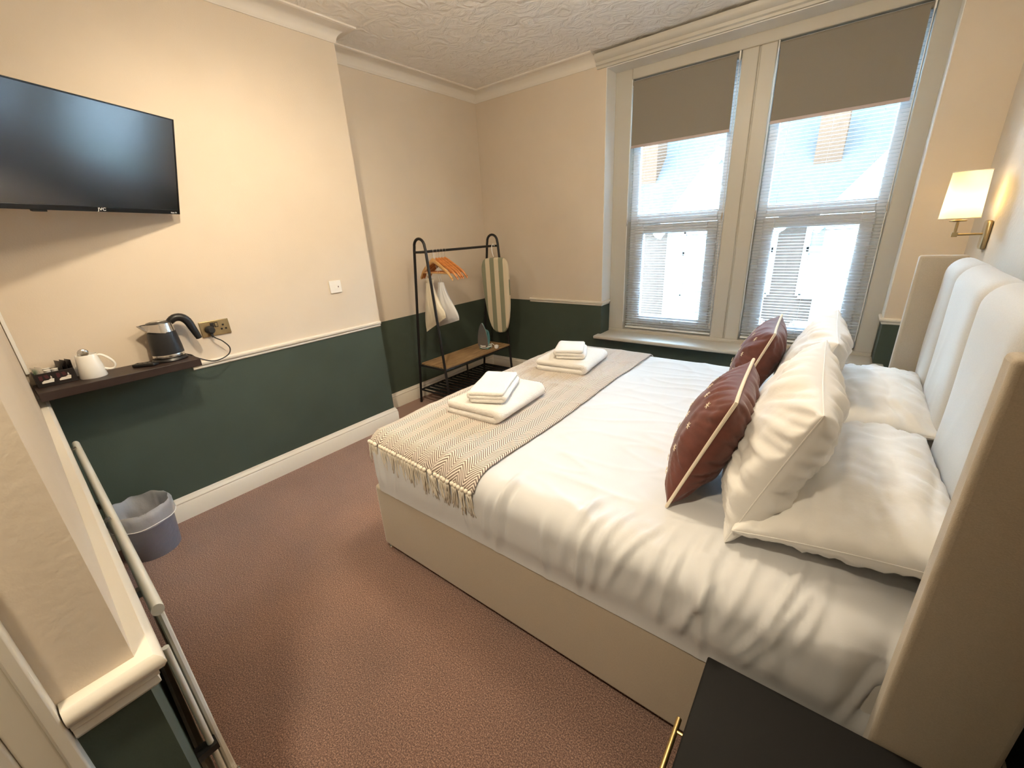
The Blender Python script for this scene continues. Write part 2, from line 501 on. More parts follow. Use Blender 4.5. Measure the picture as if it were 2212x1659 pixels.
# door architrave on the entry wall, and the door leaf it frames
ar = [(-1.02, 0.0), (-1.02, 0.012)]
dm = MB()
for (y0, y1, x1) in ((-0.118, -0.102, 0.028), (-0.150, -0.118, 0.020), (-0.164, -0.150, 0.026), (-0.196, -0.164, 0.016)):
    dm.box(XE - 0.004, XE + x1, y0, y1, 0, 2.12)
dm.box(XE - 0.004, XE + 0.024, -1.10, -0.102, 2.06, 2.15)
dm.box(XE - 0.004, XE + 0.024, -1.10, -1.01, 0, 2.12)
struct(dm.build('trim_7', 'woodwork', bevel=0.003), 'cream moulded door architrave at the entrance')
dl = MB().box(XE - 0.003, XE + 0.008, -1.01, -0.196, 0.005, 2.06)
d1 = struct(dl.build('door_1', 'woodwork', bevel=0.002), 'cream painted door beside the entrance')
MB().box(XE + 0.008, XE + 0.016, -0.90, -0.30, 1.15, 1.95).build('door_panel', 'woodwork', d1, bevel=0.004)
MB().box(XE + 0.008, XE + 0.016, -0.90, -0.30, 0.15, 0.95).build('door_panel', 'woodwork', d1, bevel=0.004)
MB().tube([(XE + 0.008, -0.94, 1.0), (XE + 0.05, -0.94, 1.0), (XE + 0.055, -0.84, 1.0)], 0.008).build('door_handle', 'chrome', d1)
# vertical plastic trunking in the corner above the shelf
tk = MB().box(XB + 0.001, XB + 0.012, NY1 + 0.001, NY1 + 0.014, 0.985, 2.60).build('cable_trunking', 'white_plastic', bevel=0.002)
tag(tk, 'thin white cable trunking running up the corner left of the tea tray', 'trunking')

# ------------------------------------------------------------------ window
YS = 3.68                                                   # face of the timber surround
sr = MB()
sr.box(-1.69, -1.548, YS, YW + 0.3, 0.545, 2.615); sr.box(0.178, 0.277, YS, YW + 0.3, 0.545, 2.615)
sr.box(-1.548, 0.178, YS, YW + 0.3, 2.540, 2.615)
sr.box(-0.775, -0.672, YS, YW + 0.3, 0.545, 2.54); sr.box(-0.664, -0.565, YS, YW + 0.3, 0.545, 2.54)
sr.box(-0.680, -0.656, YS + 0.010, YW + 0.3, 0.545, 2.54)
sr.box(-1.69, 0.277, YS - 0.004, YW + 0.3, 0.500, 0.548)
struct(sr.build('trim_8', 'window_timber', bevel=0.006), 'cream painted timber window surround with central post')
sl = MB().box(-1.725, 0.335, 3.42, 3.70, 0.492, 0.522)
struct(sl.build('trim_9', 'window_timber', bevel=0.010, seg=3), 'cream window sill board')
pel = [(0, 2.615), (0.018, 2.615), (0.020, 2.630), (0.034, 2.636), (0.036, 2.655), (0.050, 2.662), (0.062, 2.676), (0.066, 2.690), (0.066, 2.702), (0, 2.702)]
struct(MB().moulding([(-1.765, YW), (XR - 0.106, YW)], pel).build('trim_10', 'window_timber'), 'cream moulded head board above the window')

rv = MB().box(-1.6895, -1.685, YW + 0.001, YS - 0.001, 0.826, 2.6145).box(0.272, 0.2765, YW + 0.001, YS - 0.001, 0.826, 2.6145).box(-1.685, 0.272, YW + 0.001, YS - 0.001, 2.610, 2.6145)
struct(rv.build('trim_11', 'reveal_paint', smooth=False), 'off white painted window reveal')
def window_unit(name, x0, x1, label):
    y0, y1 = 3.768, 3.81
    zb_, zt, tr0, tr1 = 0.548, 2.54, 1.468, 1.552
    fm = MB(); w = 0.062
    fm.box(x0, x0 + w, y0, y1, zb_, zt); fm.box(x1 - w, x1, y0, y1, zb_, zt)
    fm.box(x0 + w, x1 - w, y0, y1, zb_, zb_ + 0.06); fm.box(x0 + w, x1 - w, y0, y1, zt - 0.06, zt)
    root = struct(fm.build(name, 'upvc', bevel=0.006), label)
    MB().box(x0 + w, x1 - w, y0 - 0.004, y1, tr0, tr1).build('transom', 'upvc', root, bevel=0.006)
    sm = MB(); a0, a1, c0, c1 = x0 + 0.05, x1 - 0.05, zb_ + 0.05, tr0 - 0.002; sw = 0.075
    sm.box(a0, a0 + sw, y0 - 0.02, y1 - 0.01, c0, c1); sm.box(a1 - sw, a1, y0 - 0.02, y1 - 0.01, c0, c1)
    sm.box(a0 + sw, a1 - sw, y0 - 0.02, y1 - 0.01, c0, c0 + sw); sm.box(a0 + sw, a1 - sw, y0 - 0.02, y1 - 0.01, c1 - sw, c1)
    sash = sm.build('casement_sash', 'upvc', root, bevel=0.006)
    xm = (x0 + x1) / 2
    MB().box(xm - 0.06, xm + 0.06, y0 - 0.030, y0 - 0.018, c0 + 0.02, c0 + 0.045).build('handle', 'steel', sash, bevel=0.004)
    MB().box(x0 + w, x1 - w, 3.786, 3.790, tr1, zt - 0.06).build('pane', 'pane_glass', root, smooth=False)
    MB().box(a0 + sw, a1 - sw, 3.780, 3.784, c0 + sw, c1 - sw).build('pane', 'pane_glass', sash, smooth=False)
    return root
window_unit('window_1', -1.548, -0.775, 'left white plastic casement window behind blinds')
window_unit('window_2', -0.565, 0.178, 'right white plastic casement window behind blinds')

# venetian blinds: every slat its own piece
def venetian(x0, x1, label):
    yb = 3.7215
    t = thing('venetian_blind', label, 'blind', ((x0 + x1) / 2, yb, 0.55), group='white venetian blinds')
    MB().box(x0 + 0.004, x1 - 0.004, yb - 0.014, yb + 0.014, 2.505, 2.535).build('headrail', 'upvc', t, bevel=0.002)
    MB().box(x0 + 0.006, x1 - 0.006, yb - 0.012, yb + 0.012, 0.560, 0.574).build('bottom_rail', 'upvc', t, bevel=0.003)
    wd, tilt = 0.0245, math.radians(6)
    hx = (x1 - x0) / 2 - 0.008
    vs, fs = [], []
    for sx in (-hx, hx):
        for k in range(4):
            q = k / 3 - 0.5
            yy, zz = q * wd, 0.0022 * (1 - 4 * q * q)
            vs.append((sx, yy * math.cos(tilt) - zz * math.sin(tilt), yy * math.sin(tilt) + zz * math.cos(tilt)))
    fs = [(k, k + 1, k + 5, k + 4) for k in range(3)]
    src = None; z = 0.592; n = 0
    while z < 2.50:
        if src is None:
            src = MB().add(vs, fs).build('slat', 'slat_white', t, local=True); src.location = (0, 0, z - 0.55)
        else:
            copy_part(src, t, (0, 0, z - 0.55))
        z += 0.0215
    for xx in (x0 + 0.12, (x0 + x1) / 2, x1 - 0.12):
        MB().tube([(xx, yb - 0.013, 0.565), (xx, yb - 0.013, 2.51)], 0.0007, 4).build('ladder_cord', 'upvc', t)
    return t
venetian(-1.545, -0.778, 'white venetian blind filling the left window, next to the alcove')
venetian(-0.562, 0.175, 'white venetian blind filling the right window, next to the headboard')

def roller(x0, x1, zlow, label):
    yb = 3.676
    t = thing('roller_blind', label, 'blind', ((x0 + x1) / 2, yb, zlow), group='taupe roller blinds')
    MB().tube([(x0 + 0.008, yb + 0.008, 2.508), (x1 - 0.008, yb + 0.008, 2.508)], 0.017, 16).build('roller_tube', 'roller_fabric', t)
    MB().box(x0 + 0.014, x1 - 0.022, yb - 0.010, yb - 0.0088, zlow + 0.010, 2.51).build('fabric', 'roller_fabric', t)
    MB().box(x0 + 0.012, x1 - 0.020, yb - 0.014, yb - 0.004, zlow - 0.006, zlow + 0.014).build('bottom_bar', 'roller_bar', t, bevel=0.003)
    MB().box(x1 - 0.010, x1 - 0.001, yb - 0.012, yb + 0.022, 2.485, 2.535).build('end_bracket', 'white_plastic', t, bevel=0.002)
    MB().box(x0 + 0.001, x0 + 0.008, yb - 0.012, yb + 0.022, 2.485, 2.535).build('end_bracket', 'white_plastic', t, bevel=0.002)
    for k, xx in enumerate((x0 + 0.004, x1 - 0.006)):
        ch = MB().tube([(xx, yb - 0.008, 0.62), (xx, yb - 0.008, 2.50)], 0.0025, 6).build('chain', 'white_plastic', t)
        MB().tube([(xx, yb - 0.008, 1.46), (xx, yb - 0.008, 1.49), (xx, yb - 0.008, 1.52)], [0.004, 0.008, 0.004], 8).build('connector', 'steel', ch)
    return t
roller(-1.545, -0.778, 2.062, 'taupe roller blind drawn a quarter down over the left window')
roller(-0.562, 0.175, 2.066, 'taupe roller blind drawn a quarter down over the right window')

# ------------------------------------------------------------------ outside: houses over the street
GZ = -3.2
gr = MB().box(-30, 30, 4.2, 45, GZ - 0.1, GZ).build('street', 'tarmac', smooth=False); gr['kind'] = 'structure'
def house(x0, w, y, eave, ridge, label, mat, gable_c, gw, cx):
    t = thing('house', label, 'house', (x0 + w / 2, y, GZ), group='houses across the street')
    MB().box(x0, x0 + w, y, y + 7, GZ, eave).build('wall', mat, t, smooth=False)
    MB().prism([(y - 0.35, eave - 0.1), (y + 3.5, ridge), (y + 7.3, eave - 0.1), (y + 3.5, ridge - 0.3)], x0, x0 + w, 'x').build('roof', 'roof_slate', t, smooth=False)
    gx, gz = gable_c, eave + gw * 1.1
    gb = MB().prism([(gx - gw, GZ), (gx + gw, GZ), (gx + gw, eave - 0.2), (gx, gz), (gx - gw, eave - 0.2)], y - 0.9, y + 2.0, 'y').build('gable', 'house_render', t, smooth=False)
    for sgn in (-1, 1):
        p0 = Vector((gx + sgn * (gw + 0.25), y - 1.05, eave - 0.45)); p1 = Vector((gx, y - 1.05, gz + 0.15))
        MB().tube([p0, p1], 0.13, 4).build('bargeboard', 'house_trim', t, smooth=False)
    ch = MB().box(cx - 0.28, cx + 0.28, y + 0.8, y + 1.6, eave, ridge + 0.6).build('chimney', 'chimney_brick', t, smooth=False)
    for k in (-0.25, 0.25):
        MB().lathe([(0.11, ridge + 0.6), (0.09, ridge + 1.1)], (cx + k * 0.6, y + 1.2, 0), 12).build('chimney_pot', 'chimney_brick', ch)
    for (wx, wz, yy) in ((gx, -2.0, y - 0.9), (gx, 0.4, y - 0.9), (x0 + 1.1, 0.4, y), (x0 + w - 1.1, 0.4, y), (x0 + 1.1, -2.0, y), (x0 + w - 1.1, -2.0, y)):
        fm = MB()
        for k in (-0.75, 0, 0.75): fm.box(wx + k - 0.06, wx + k + 0.06, yy - 0.08, yy + 0.04, wz - 0.85, wz + 0.85)
        for k in (-0.85, 0.3, 0.85): fm.box(wx - 0.75, wx + 0.75, yy - 0.08, yy + 0.04, wz + k - 0.06, wz + k + 0.06)
        wf = fm.build('window', 'house_trim', t, smooth=False)
        MB().box(wx - 0.72, wx + 0.72, yy - 0.03, yy + 0.01, wz - 0.82, wz + 0.82).build('pane', 'house_glass', wf, smooth=False)
    return t
house(-8.15, 7.05, 13.0, 1.6, 5.4, 'dark roofed house across the street seen through the left window', 'house_brick', -2.7, 1.2, -5.2)
house(-1.10, 6.25, 13.0, 1.6, 5.4, 'dark roofed house with orange chimney across the street seen through the right window', 'house_brick', 1.5, 1.9, -0.70)
house(-15.3, 6.8, 13.0, 1.6, 5.4, 'dark roofed house farthest left across the street', 'house_brick', -13.0, 1.5, -10.0)
house(5.4, 6.8, 13.0, 1.6, 5.4, 'dark roofed house farthest right across the street', 'house_brick', 8.0, 1.5, 10.0)
hg = MB().grid(lambda u, v: (-13 + 16 * u, 11.0 + 0.5 * math.cos(PI * v) + 0.12 * N3(u * 40, v * 4, 1), GZ + 1.5 * math.sin(PI * v) ** 0.5 + 0.12 * N3(u * 40, v * 4, 9)), 120, 12).build('hedge', 'hedge')
tag(hg, 'green garden hedge across the street', 'hedge')

# ------------------------------------------------------------------ ceiling light (above the frame)
LX, LY = -0.90, 1.40
cl = thing('ceiling_light', 'opal glass globe light hanging from the ceiling above the bed', 'light', (LX, LY, ZC))
MB().lathe([(0.0, ZC - 0.001), (0.06, ZC - 0.001), (0.055, ZC - 0.02), (0.012, ZC - 0.03), (0.012, ZC - 0.08), (0.04, ZC - 0.09), (0.04, ZC - 0.105), (0.0, ZC - 0.105)], (LX, LY, 0)).build('stem', 'chrome', cl)
MB().lathe([(0.135 * math.sin(PI * k / 16), ZC - 0.235 - 0.135 * math.cos(PI * k / 16)) for k in range(17)], (LX, LY, 0)).build('glass_globe', 'opal_glass_lit', cl)

# two ceiling spotlights: one turned to the chimney breast, one in the entrance turned to the near side of the bed
def spotlight(label, x, y, aim, power, cone):
    t = thing('ceiling_spotlight', label, 'light', (x, y, ZC), group='chrome ceiling spotlights')
    MB().lathe([(0.0, ZC - 0.025), (0.05, ZC - 0.025), (0.055, ZC - 0.018), (0.055, ZC - 0.001), (0.0, ZC - 0.001)], (x, y, 0), 24).build('rose', 'chrome', t)
    hp_ = Vector((x, y, ZC - 0.13)); dv = (Vector(aim) - hp_).normalized()
    hm_ = MB().lathe([(0.0, -0.05), (0.022, -0.048), (0.034, -0.02), (0.038, 0.03), (0.033, 0.03), (0.028, -0.01), (0.0, -0.015)], n=20)
    hm_.xf(Matrix.Translation(hp_) @ dv.to_track_quat('Z', 'Y').to_matrix().to_4x4())
    hm_.build('spot_head', 'chrome', t)
    MB().tube([(x, y, ZC - 0.024), (x, y, ZC - 0.10)], 0.006, 8).build('swivel', 'chrome', t)
    ld_ = bpy.data.lights.new('spot_lamp', 'SPOT'); ld_.energy = power; ld_.color = (1.0, 0.84, 0.60)
    ld_.spot_size = math.radians(cone); ld_.spot_blend = 0.9; ld_.shadow_soft_size = 0.06
    lo_ = bpy.data.objects.new('spot_lamp', ld_); COL.objects.link(lo_)
    lo_.parent = t; lo_.location = hp_ + dv * 0.034 - ORG[t]; lo_.rotation_euler = dv.to_track_quat('-Z', 'Y').to_euler()
spotlight('chrome ceiling spotlight above the bed end, turned to the television wall', -1.27, 0.60, (XB, 1.30, 0.85), SPOT_WALL, 98)
spotlight('chrome ceiling spotlight over the entrance, turned to the bed', -0.33, -0.30, (-0.95, 0.95, 0.25), SPOT_BED, 66)

# ------------------------------------------------------------------ bed
BX0, BX1, BY0, BY1 = -1.592, 0.36, 0.892, 2.705
bed = thing('divan_bed', 'wide upholstered divan bed base with winged headboard and white bedding', 'bed', (-0.6, 1.8, 0))
MB().box(BX0 + 0.01, 0.34, BY0 + 0.004, BY1 - 0.004, 0.03, 0.372).build('divan_base', 'taupe_velvet', bed, bevel=0.014, seg=3)
for (gx, gy) in ((BX0 + 0.035, BY0 + 0.03), (BX0 + 0.035, BY1 - 0.05), (0.2, BY0 + 0.03), (0.2, BY1 - 0.05), (-0.7, BY0 + 0.05)):
    MB().lathe([(0.016, 0.0), (0.018, 0.008), (0.010, 0.012), (0.010, 0.034)], (gx, gy, 0), 14).build('glide', 'chrome', bed)

def rbox(x0, x1, y0, y1, z0, z1, r, step, disp, faces='tnfhl', rb=None):
    """rounded box skin from welded face grids; disp(p, n) -> offset along normal"""
    mb = MB(); key = {}
    def vid(p):
        k = (round(p[0], 4), round(p[1], 4), round(p[2], 4))
        if k in key: return key[k]
        P = Vector(p)
        q = Vector((min(max(P.x, x0 + r), x1 - r), min(max(P.y, y0 + r), y1 - r), min(P.z, z1 - r)))
        d = P - q
        n = d.normalized() if d.length > 1e-6 else Vector((0, 0, 1))
        W = q + n * r if d.length > 1e-6 else P
        W = W + n * disp(W, n)
        key[k] = len(mb.v); mb.v.append(W); return key[k]
    nx, ny, nz = [max(2, int(round(a / step))) for a in (x1 - x0, y1 - y0, z1 - z0)]
    X = [x0 + (x1 - x0) * i / nx for i in range(nx + 1)]
    Y = [y0 + (y1 - y0) * i / ny for i in range(ny + 1)]
    Z = [z0 + (z1 - z0) * i / nz for i in range(nz + 1)]
    def sheet(A, B, f):
        for i in range(len(A) - 1):
            for j in range(len(B) - 1):
                mb.f.append((vid(f(A[i], B[j])), vid(f(A[i + 1], B[j])), vid(f(A[i + 1], B[j + 1])), vid(f(A[i], B[j + 1]))))
    if 't' in faces: sheet(X, Y, lambda a, b: (a, b, z1))
    if 'n' in faces: sheet(X, Z, lambda a, b: (a, y0, b))
    if 'f' in faces: sheet(X, Z, lambda a, b: (a, y1, b))
    if 'l' in faces: sheet(Y, Z, lambda a, b: (x0, a, b))
    if 'h' in faces: sheet(Y, Z, lambda a, b: (x1, a, b))
    return mb
DZ = 0.640
_cr = random.Random(21)
CREASES = []
for _k in range(46):
    _x = 0.33 - 1.95 * _cr.random() ** 1.9
    _h = 0.0045 + 0.0095 * _cr.random() * smooth01(-1.6, 0.0, _x)
    _t0 = _cr.uniform(0.10, 0.34)
    CREASES.append((_x, _cr.uniform(-0.30, 0.05), _cr.uniform(0.009, 0.017), _h * 1.25, _t0, _t0 + _cr.uniform(0.30, 0.50), _cr.random() * 6))
def duvet_disp(p, n):
    side = abs(n.y) ** 2 if n.y < 0 else 0.0
    head = smooth01(-1.25, 0.15, p.x)
    d = 0.008 * N3(p.x * 2.2, p.y * 2.2, p.z * 2) + 0.004 * N3(p.x * 5 + 3, p.y * 7, p.z * 4)
    # creases running over the near edge, stronger towards the head
    if p.y < 1.32:
        t = (1.25 - p.y) + (0.64 - p.z)
        for (x0, sl, w, hgt, t0, t1, ph) in CREASES:
            dx = p.x - (x0 + sl * t + 0.012 * math.sin(t * 9 + ph))
            if abs(dx) < 3.2 * w:
                env = smooth01(t0, t0 + 0.16, t) * (1 - smooth01(t1 - 0.12, t1, t))
                g = math.exp(-(dx / w) ** 2)
                d += env * hgt * (g - 0.35 * math.exp(-((dx - 1.6 * w) / w) ** 2) - 0.35 * math.exp(-((dx + 1.6 * w) / w) ** 2))
    # faint wrinkles across the top
    tq = 1 - abs(N3(p.x * 3.0 + p.y * 1.0, p.y * 9.0, 4.0)) * 2
    d += 0.0055 * max(0, tq) ** 4 * n.z * smooth01(-1.1, -0.5, p.x)
    tr_ = 1 - abs(N3(p.x * 2.0 - p.y * 2.5, p.y * 3.0 + p.x * 2, 14.0)) * 2
    d += 0.004 * max(0, tr_) ** 5 * n.z
    # bulge of the quilt over the near side towards the head
    d += 0.012 * side * smooth01(-1.4, -0.3, p.x) * smooth01(0.36, 0.50, p.z)
    d -= 0.045 * side * smooth01(0.14, 0.21, p.x)
    low = smooth01(0.46, 0.37, p.z) * side
    d = d * (1 - 0.75 * low) - 0.004 * low
    return d
du = rbox(BX0 - 0.004, 0.345, BY0 - 0.004, BY1 + 0.004, 0.362, DZ, 0.085, 0.0095, duvet_disp)
duv = du.build('duvet', 'white_cotton', bed, auto=False)
MB().box(BX0 + 0.03, 0.33, BY0 + 0.03, BY1 - 0.03, 0.374, 0.54).build('mattress', 'mattress_cloth', bed, bevel=0.02)

# headboard with wings; the panel runs at a slight angle to the wall
HP0, HP1 = (0.335, 0.900), (0.405, 2.722)
def hb_front(y):
    t = (y - HP0[1]) / (HP1[1] - HP0[1]); return HP0[0] + (HP1[0] - HP0[0]) * t
SEAMS = [0.900, 1.265, 1.815, 2.365, 2.722]
def hb_surf(u, v):
    y = HP0[1] + (HP1[1] - HP0[1]) * u
    dmin = min(abs(y - s) for s in SEAMS)
    puff = 0.034 * (1 - math.exp(-dmin / 0.028))
    # v: 0 at mattress, up to 0.8 straight, then round over the top to the back
    if v < 0.75:
        z = 0.30 + (1.190 - 0.30) * v / 0.75; off = 0.0; bz = 0.0
        x = hb_front(y) - puff
    else:
        a = (v - 0.75) / 0.25 * PI
        R = 0.045 + puff * 0.5
        x = hb_front(y) - puff + R - R * math.cos(a)
        z = 1.190 + (0.060 + 0.25 * puff) * math.sin(a)
    x -= 0.005 * N3(y * 4, z * 3, 1) + 0.003 * max(0, 1 - 2.5 * abs(N3(y * 5 + z * 1.2, z * 1.6, 3))) ** 2 * smooth01(1.2, 0.9, z)
    return (x, y, z)
hbp = MB().grid(hb_surf, 150, 60).build('headboard_panel', 'pale_velvet', bed, auto=False)
bk = MB().prism([(0.352, 0.900), (0.422, 2.722), (0.447, 2.722), (0.377, 0.900)], 0.02, 1.20, 'z').build('headboard_back', 'taupe_velvet', bed)
def wing(y0, y1, xf, xb):
    return MB().box(xf, xb, y0, y1, 0.02, 1.262).build('headboard_wing', 'taupe_velvet', bed, bevel=0.010, seg=3)
wing(0.846, 0.898, 0.212, 0.376)
wing(2.723, 2.775, 0.284, 0.448)

# ------------------------------------------------------------------ pillows and cushions
def pillow_mesh(a, b, t, k=0.05, N=64, wr=0.010, seed=0.0, ex=0.40, crease=0.0):
    mb = MB()
    def surf(sgn):
        def f(i, j):
            u, v = 2 * i - 1, 2 * j - 1
            # denser sampling near the rim
            u = math.copysign(abs(math.sin(u * PI / 2)) ** 1.0, u); v = math.copysign(abs(math.sin(v * PI / 2)) ** 1.0, v)
            X = a * (u - k * u ** 3 * (1 - v * v)); Y = b * (v - k * v ** 3 * (1 - u * u))
            w = max(0.0, (1 - u * u) * (1 - v * v)) ** ex
            r = max(abs(u), abs(v))
            wrk = wr * (N3(X * 9 + seed, Y * 9, sgn + seed) + 0.7 * N3(X * 22 + seed, Y * 14, sgn * 3)) * smooth01(0, 0.35, w)
            ang = math.atan2(v, u)
            pleat = wr * 1.0 * (N3(ang * 7 + seed, sgn * 2.0, seed) + 0.8 * N3(ang * 16 + seed, r * 2, seed + 3)) * smooth01(0.35, 0.8, r) * smooth01(0, 0.3, w)
            cr = -crease * max(0, 1 - 2 * abs(N3(X * 2.0 + seed, Y * 10, 8))) ** 5 * w
            return (X, Y, sgn * (t * w) + sgn * (wrk + pleat + cr) * (1 if w > 0.01 else 0))
        return f
    mb.grid(surf(1), N, N); mb.grid(surf(-1), N, N)
    # weld rim
    bm = bmesh.new()
    vs = [bm.verts.new(p) for p in mb.v]
    for f in mb.f: bm.faces.new([vs[i] for i in f])
    bmesh.ops.remove_doubles(bm, verts=bm.verts, dist=0.0006)
    out = MB(); bm.verts.index_update()
    out.v = [v.co.copy() for v in bm.verts]; out.f = [tuple(v.index for v in f.verts) for f in bm.faces]
    bm.free()
    return out
def rim_path(a, b, k, n=24):
    pts = []
    seq = [(-1 + 2 * i / n, -1) for i in range(n)] + [(1, -1 + 2 * i / n) for i in range(n)] + [(1 - 2 * i / n, 1) for i in range(n)] + [(-1, 1 - 2 * i / n) for i in range(n)]
    for u, v in seq:
        pts.append((a * (u - k * u ** 3 * (1 - v * v)), b * (v - k * v ** 3 * (1 - u * u)), 0))
    return pts
def frame(origin, ax, ay):
    ax = Vector(ax).normalized(); ay = Vector(ay); ay = (ay - ax * ay.dot(ax)).normalized(); az = ax.cross(ay)
    return Matrix.Translation(origin) @ Matrix((ax, ay, az)).transposed().to_4x4()
def cushion_thing(name, label, cat, group, M, a, b, t, mat, k, seed, piping=None, stars=False, wr=0.010, ex=0.40, crease=0.0):
    root = thing(name, label, cat, (0, 0, 0), group=group)
    root.matrix_world = M
    ORG[root] = Vector((0, 0, 0))
    body = pillow_mesh(a, b, t, k, seed=seed, wr=wr, ex=ex, crease=crease).build('cover', mat, root, auto=False, local=True)
    if piping:
        MB().tube(rim_path(a, b, k), 0.0050, 8, closed=True).build('piping', piping, root, local=True)
    else:
        MB().tube(rim_path(a * 0.998, b * 0.998, k), 0.0022, 6, closed=True).build('seam', mat, root, local=True)
    if stars:
        def hz(x, y):
            uu, vv = x / a, y / b
            return t * max(0, (1 - uu * uu) * (1 - vv * vv)) ** ex
        for iu in (-0.70, -0.35, 0.0, 0.35, 0.70):
            for iv in (-0.66, -0.22, 0.22, 0.66):
                cx, cy = a * (iu - k * iu ** 3 * (1 - iv * iv)), b * (iv - k * iv ** 3 * (1 - iu * iu))
                st = MB()
                for q in range(3):
                    an = q * PI / 3 + 0.3
                    d = Vector((math.cos(an), math.sin(an))) * 0.011
                    st.tube([(cx - d.x, cy - d.y, hz(cx - d.x, cy - d.y) + 0.0035), (cx, cy, hz(cx, cy) + 0.0045), (cx + d.x, cy + d.y, hz(cx + d.x, cy + d.y) + 0.0035)], 0.0011, 5)
                st.build('star', 'cream_cotton', root, local=True)
    return root
ZM = DZ + 0.010
def leaning(xb_, xt, z0, z1, y0, y1, twist=0.0):
    """matrix for a pillow standing on its edge: local x runs along -y (so that local +z faces the foot), local y up the lean"""
    o = Vector(((xb_ + xt) / 2, (y0 + y1) / 2, (z0 + z1) / 2))
    return frame(o, (twist, -1, 0), (xt - xb_, 0, z1 - z0))
# lying pillows
def lying(cx, cy, cz, rx, tiltx=0.0, rz=0.0):
    return frame(Vector((cx, cy, cz)), (math.sin(rz), -math.cos(rz), 0), (math.cos(tiltx), 0, math.sin(tiltx)))
cushion_thing('pillow', 'white pillow lying flat against the headboard, near side of the bed', 'pillow', 'white bed pillows', lying(0.105, 1.39, ZM + 0.080, 0, 0.12, 0.03), 0.365, 0.225, 0.100, 'pillow_cotton', 0.04, 3.1, crease=0.012)
cushion_thing('pillow', 'white pillow lying flat against the headboard, window side of the bed', 'pillow', 'white bed pillows', lying(0.14, 2.16, ZM + 0.078, 0, 0.10, -0.02), 0.365, 0.225, 0.098, 'pillow_cotton', 0.04, 8.7, crease=0.012)
# leaning pillows
cushion_thing('pillow', 'white pillow propped on edge behind the nearer brown cushion', 'pillow', 'white bed pillows', leaning(-0.132, 0.018, ZM, 1.060, 1.03, 1.74, 0.03), 0.355, 0.215, 0.106, 'pillow_cotton', 0.05, 5.3, wr=0.014)
cushion_thing('pillow', 'white pillow propped on edge behind the farther brown cushion', 'pillow', 'white bed pillows', leaning(-0.110, 0.035, ZM, 1.035, 1.80, 2.50, 0.02), 0.350, 0.205, 0.100, 'pillow_cotton', 0.05, 11.9, wr=0.014)
# brown velvet cushions
cushion_thing('cushion', 'brown velvet cushion with cream piping, nearer to the camera', 'cushion', 'brown velvet cushions', leaning(-0.312, -0.165, ZM - 0.004, 1.020, 1.11, 1.53, 0.06), 0.212, 0.200, 0.090, 'brown_velvet', 0.07, 2.2, 'cream_cotton', True, wr=0.009, ex=0.5)
cushion_thing('cushion', 'brown velvet cushion with cream piping, nearer to the window', 'cushion', 'brown velvet cushions', leaning(-0.312, -0.180, ZM - 0.004, 1.005, 1.98, 2.42, 0.05), 0.218, 0.195, 0.090, 'brown_velvet', 0.07, 6.6, 'cream_cotton', True, wr=0.009, ex=0.5)

# ------------------------------------------------------------------ throw with tassels
TX0, TX1 = -1.548, -0.905
thr = thing('bed_throw', 'beige and brown herringbone throw with tasselled ends across the foot of the bed', 'throw', (-1.22, 1.8, DZ))
R_ = 0.085 + 0.006
def throw_prof(s):
    """s = arc length from the top-centre plane; returns (y, z, n)"""
    yc0, yc1 = BY0 - 0.004 + 0.085, BY1 + 0.004 - 0.085
    zc = DZ - 0.085
    L = yc1 - yc0; arc = R_ * PI / 2
    if s < 0: 
        a = -s / R_
        if a <= PI / 2: return Vector((0, yc0 - R_ * math.sin(a), zc + R_ * math.cos(a))), Vector((0, -math.sin(a), math.cos(a)))
        return Vector((0, yc0 - R_, zc - (-s - arc))), Vector((0, -1, 0))
    if s <= L: return Vector((0, yc0 + s, zc + R_)), Vector((0, 0, 1))
    a = (s - L) / R_
    if a <= PI / 2: return Vector((0, yc1 + R_ * math.sin(a), zc + R_ * math.cos(a))), Vector((0, math.sin(a), math.cos(a)))
    return Vector((0, yc1 + R_, zc - (s - L - arc))), Vector((0, 1, 0))
LTOP = (BY1 + 0.004 - 0.085) - (BY0 - 0.004 + 0.085)
S0, S1 = -0.105, LTOP + 0.10
def throw_pt(i, j):
    x = TX0 + (TX1 - TX0) * i
    s0 = S0 + 0.020 * (1 - i) * 1.2
    s = s0 + (S1 - s0) * j
    x += 0.010 * N3(s * 1.5, 3.3, 0) * (1 if i > 0.5 else 0.6) + (0.012 * (i - 0.5) * (1 - j))
    p, n = throw_prof(s)
    p.x = x
    lift = duvet_disp(p, n) + 0.004 + 0.0015 * N3(x * 12, s * 5, 2)
    if i < 0.001 or i > 0.999: lift -= 0.003
    p += n * lift
    # follow the rounded foot edge
    return p
NU, NV = 60, 150
tm = MB().grid(throw_pt, NU, NV)
to = tm.build('cloth', 'herringbone', thr, auto=False)
uvl = to.data.uv_layers.new(name='cloth')
Rn = NV + 1
for lp in to.data.loops:
    i, j = divmod(lp.vertex_index, Rn)
    uvl.data[lp.index].uv = ((TX1 - TX0) * i / NU + 1.0, (S1 - S0) * j / NV + 1.0)
md = to.modifiers.new('thick', 'SOLIDIFY'); md.thickness = 0.006; md.offset = 1
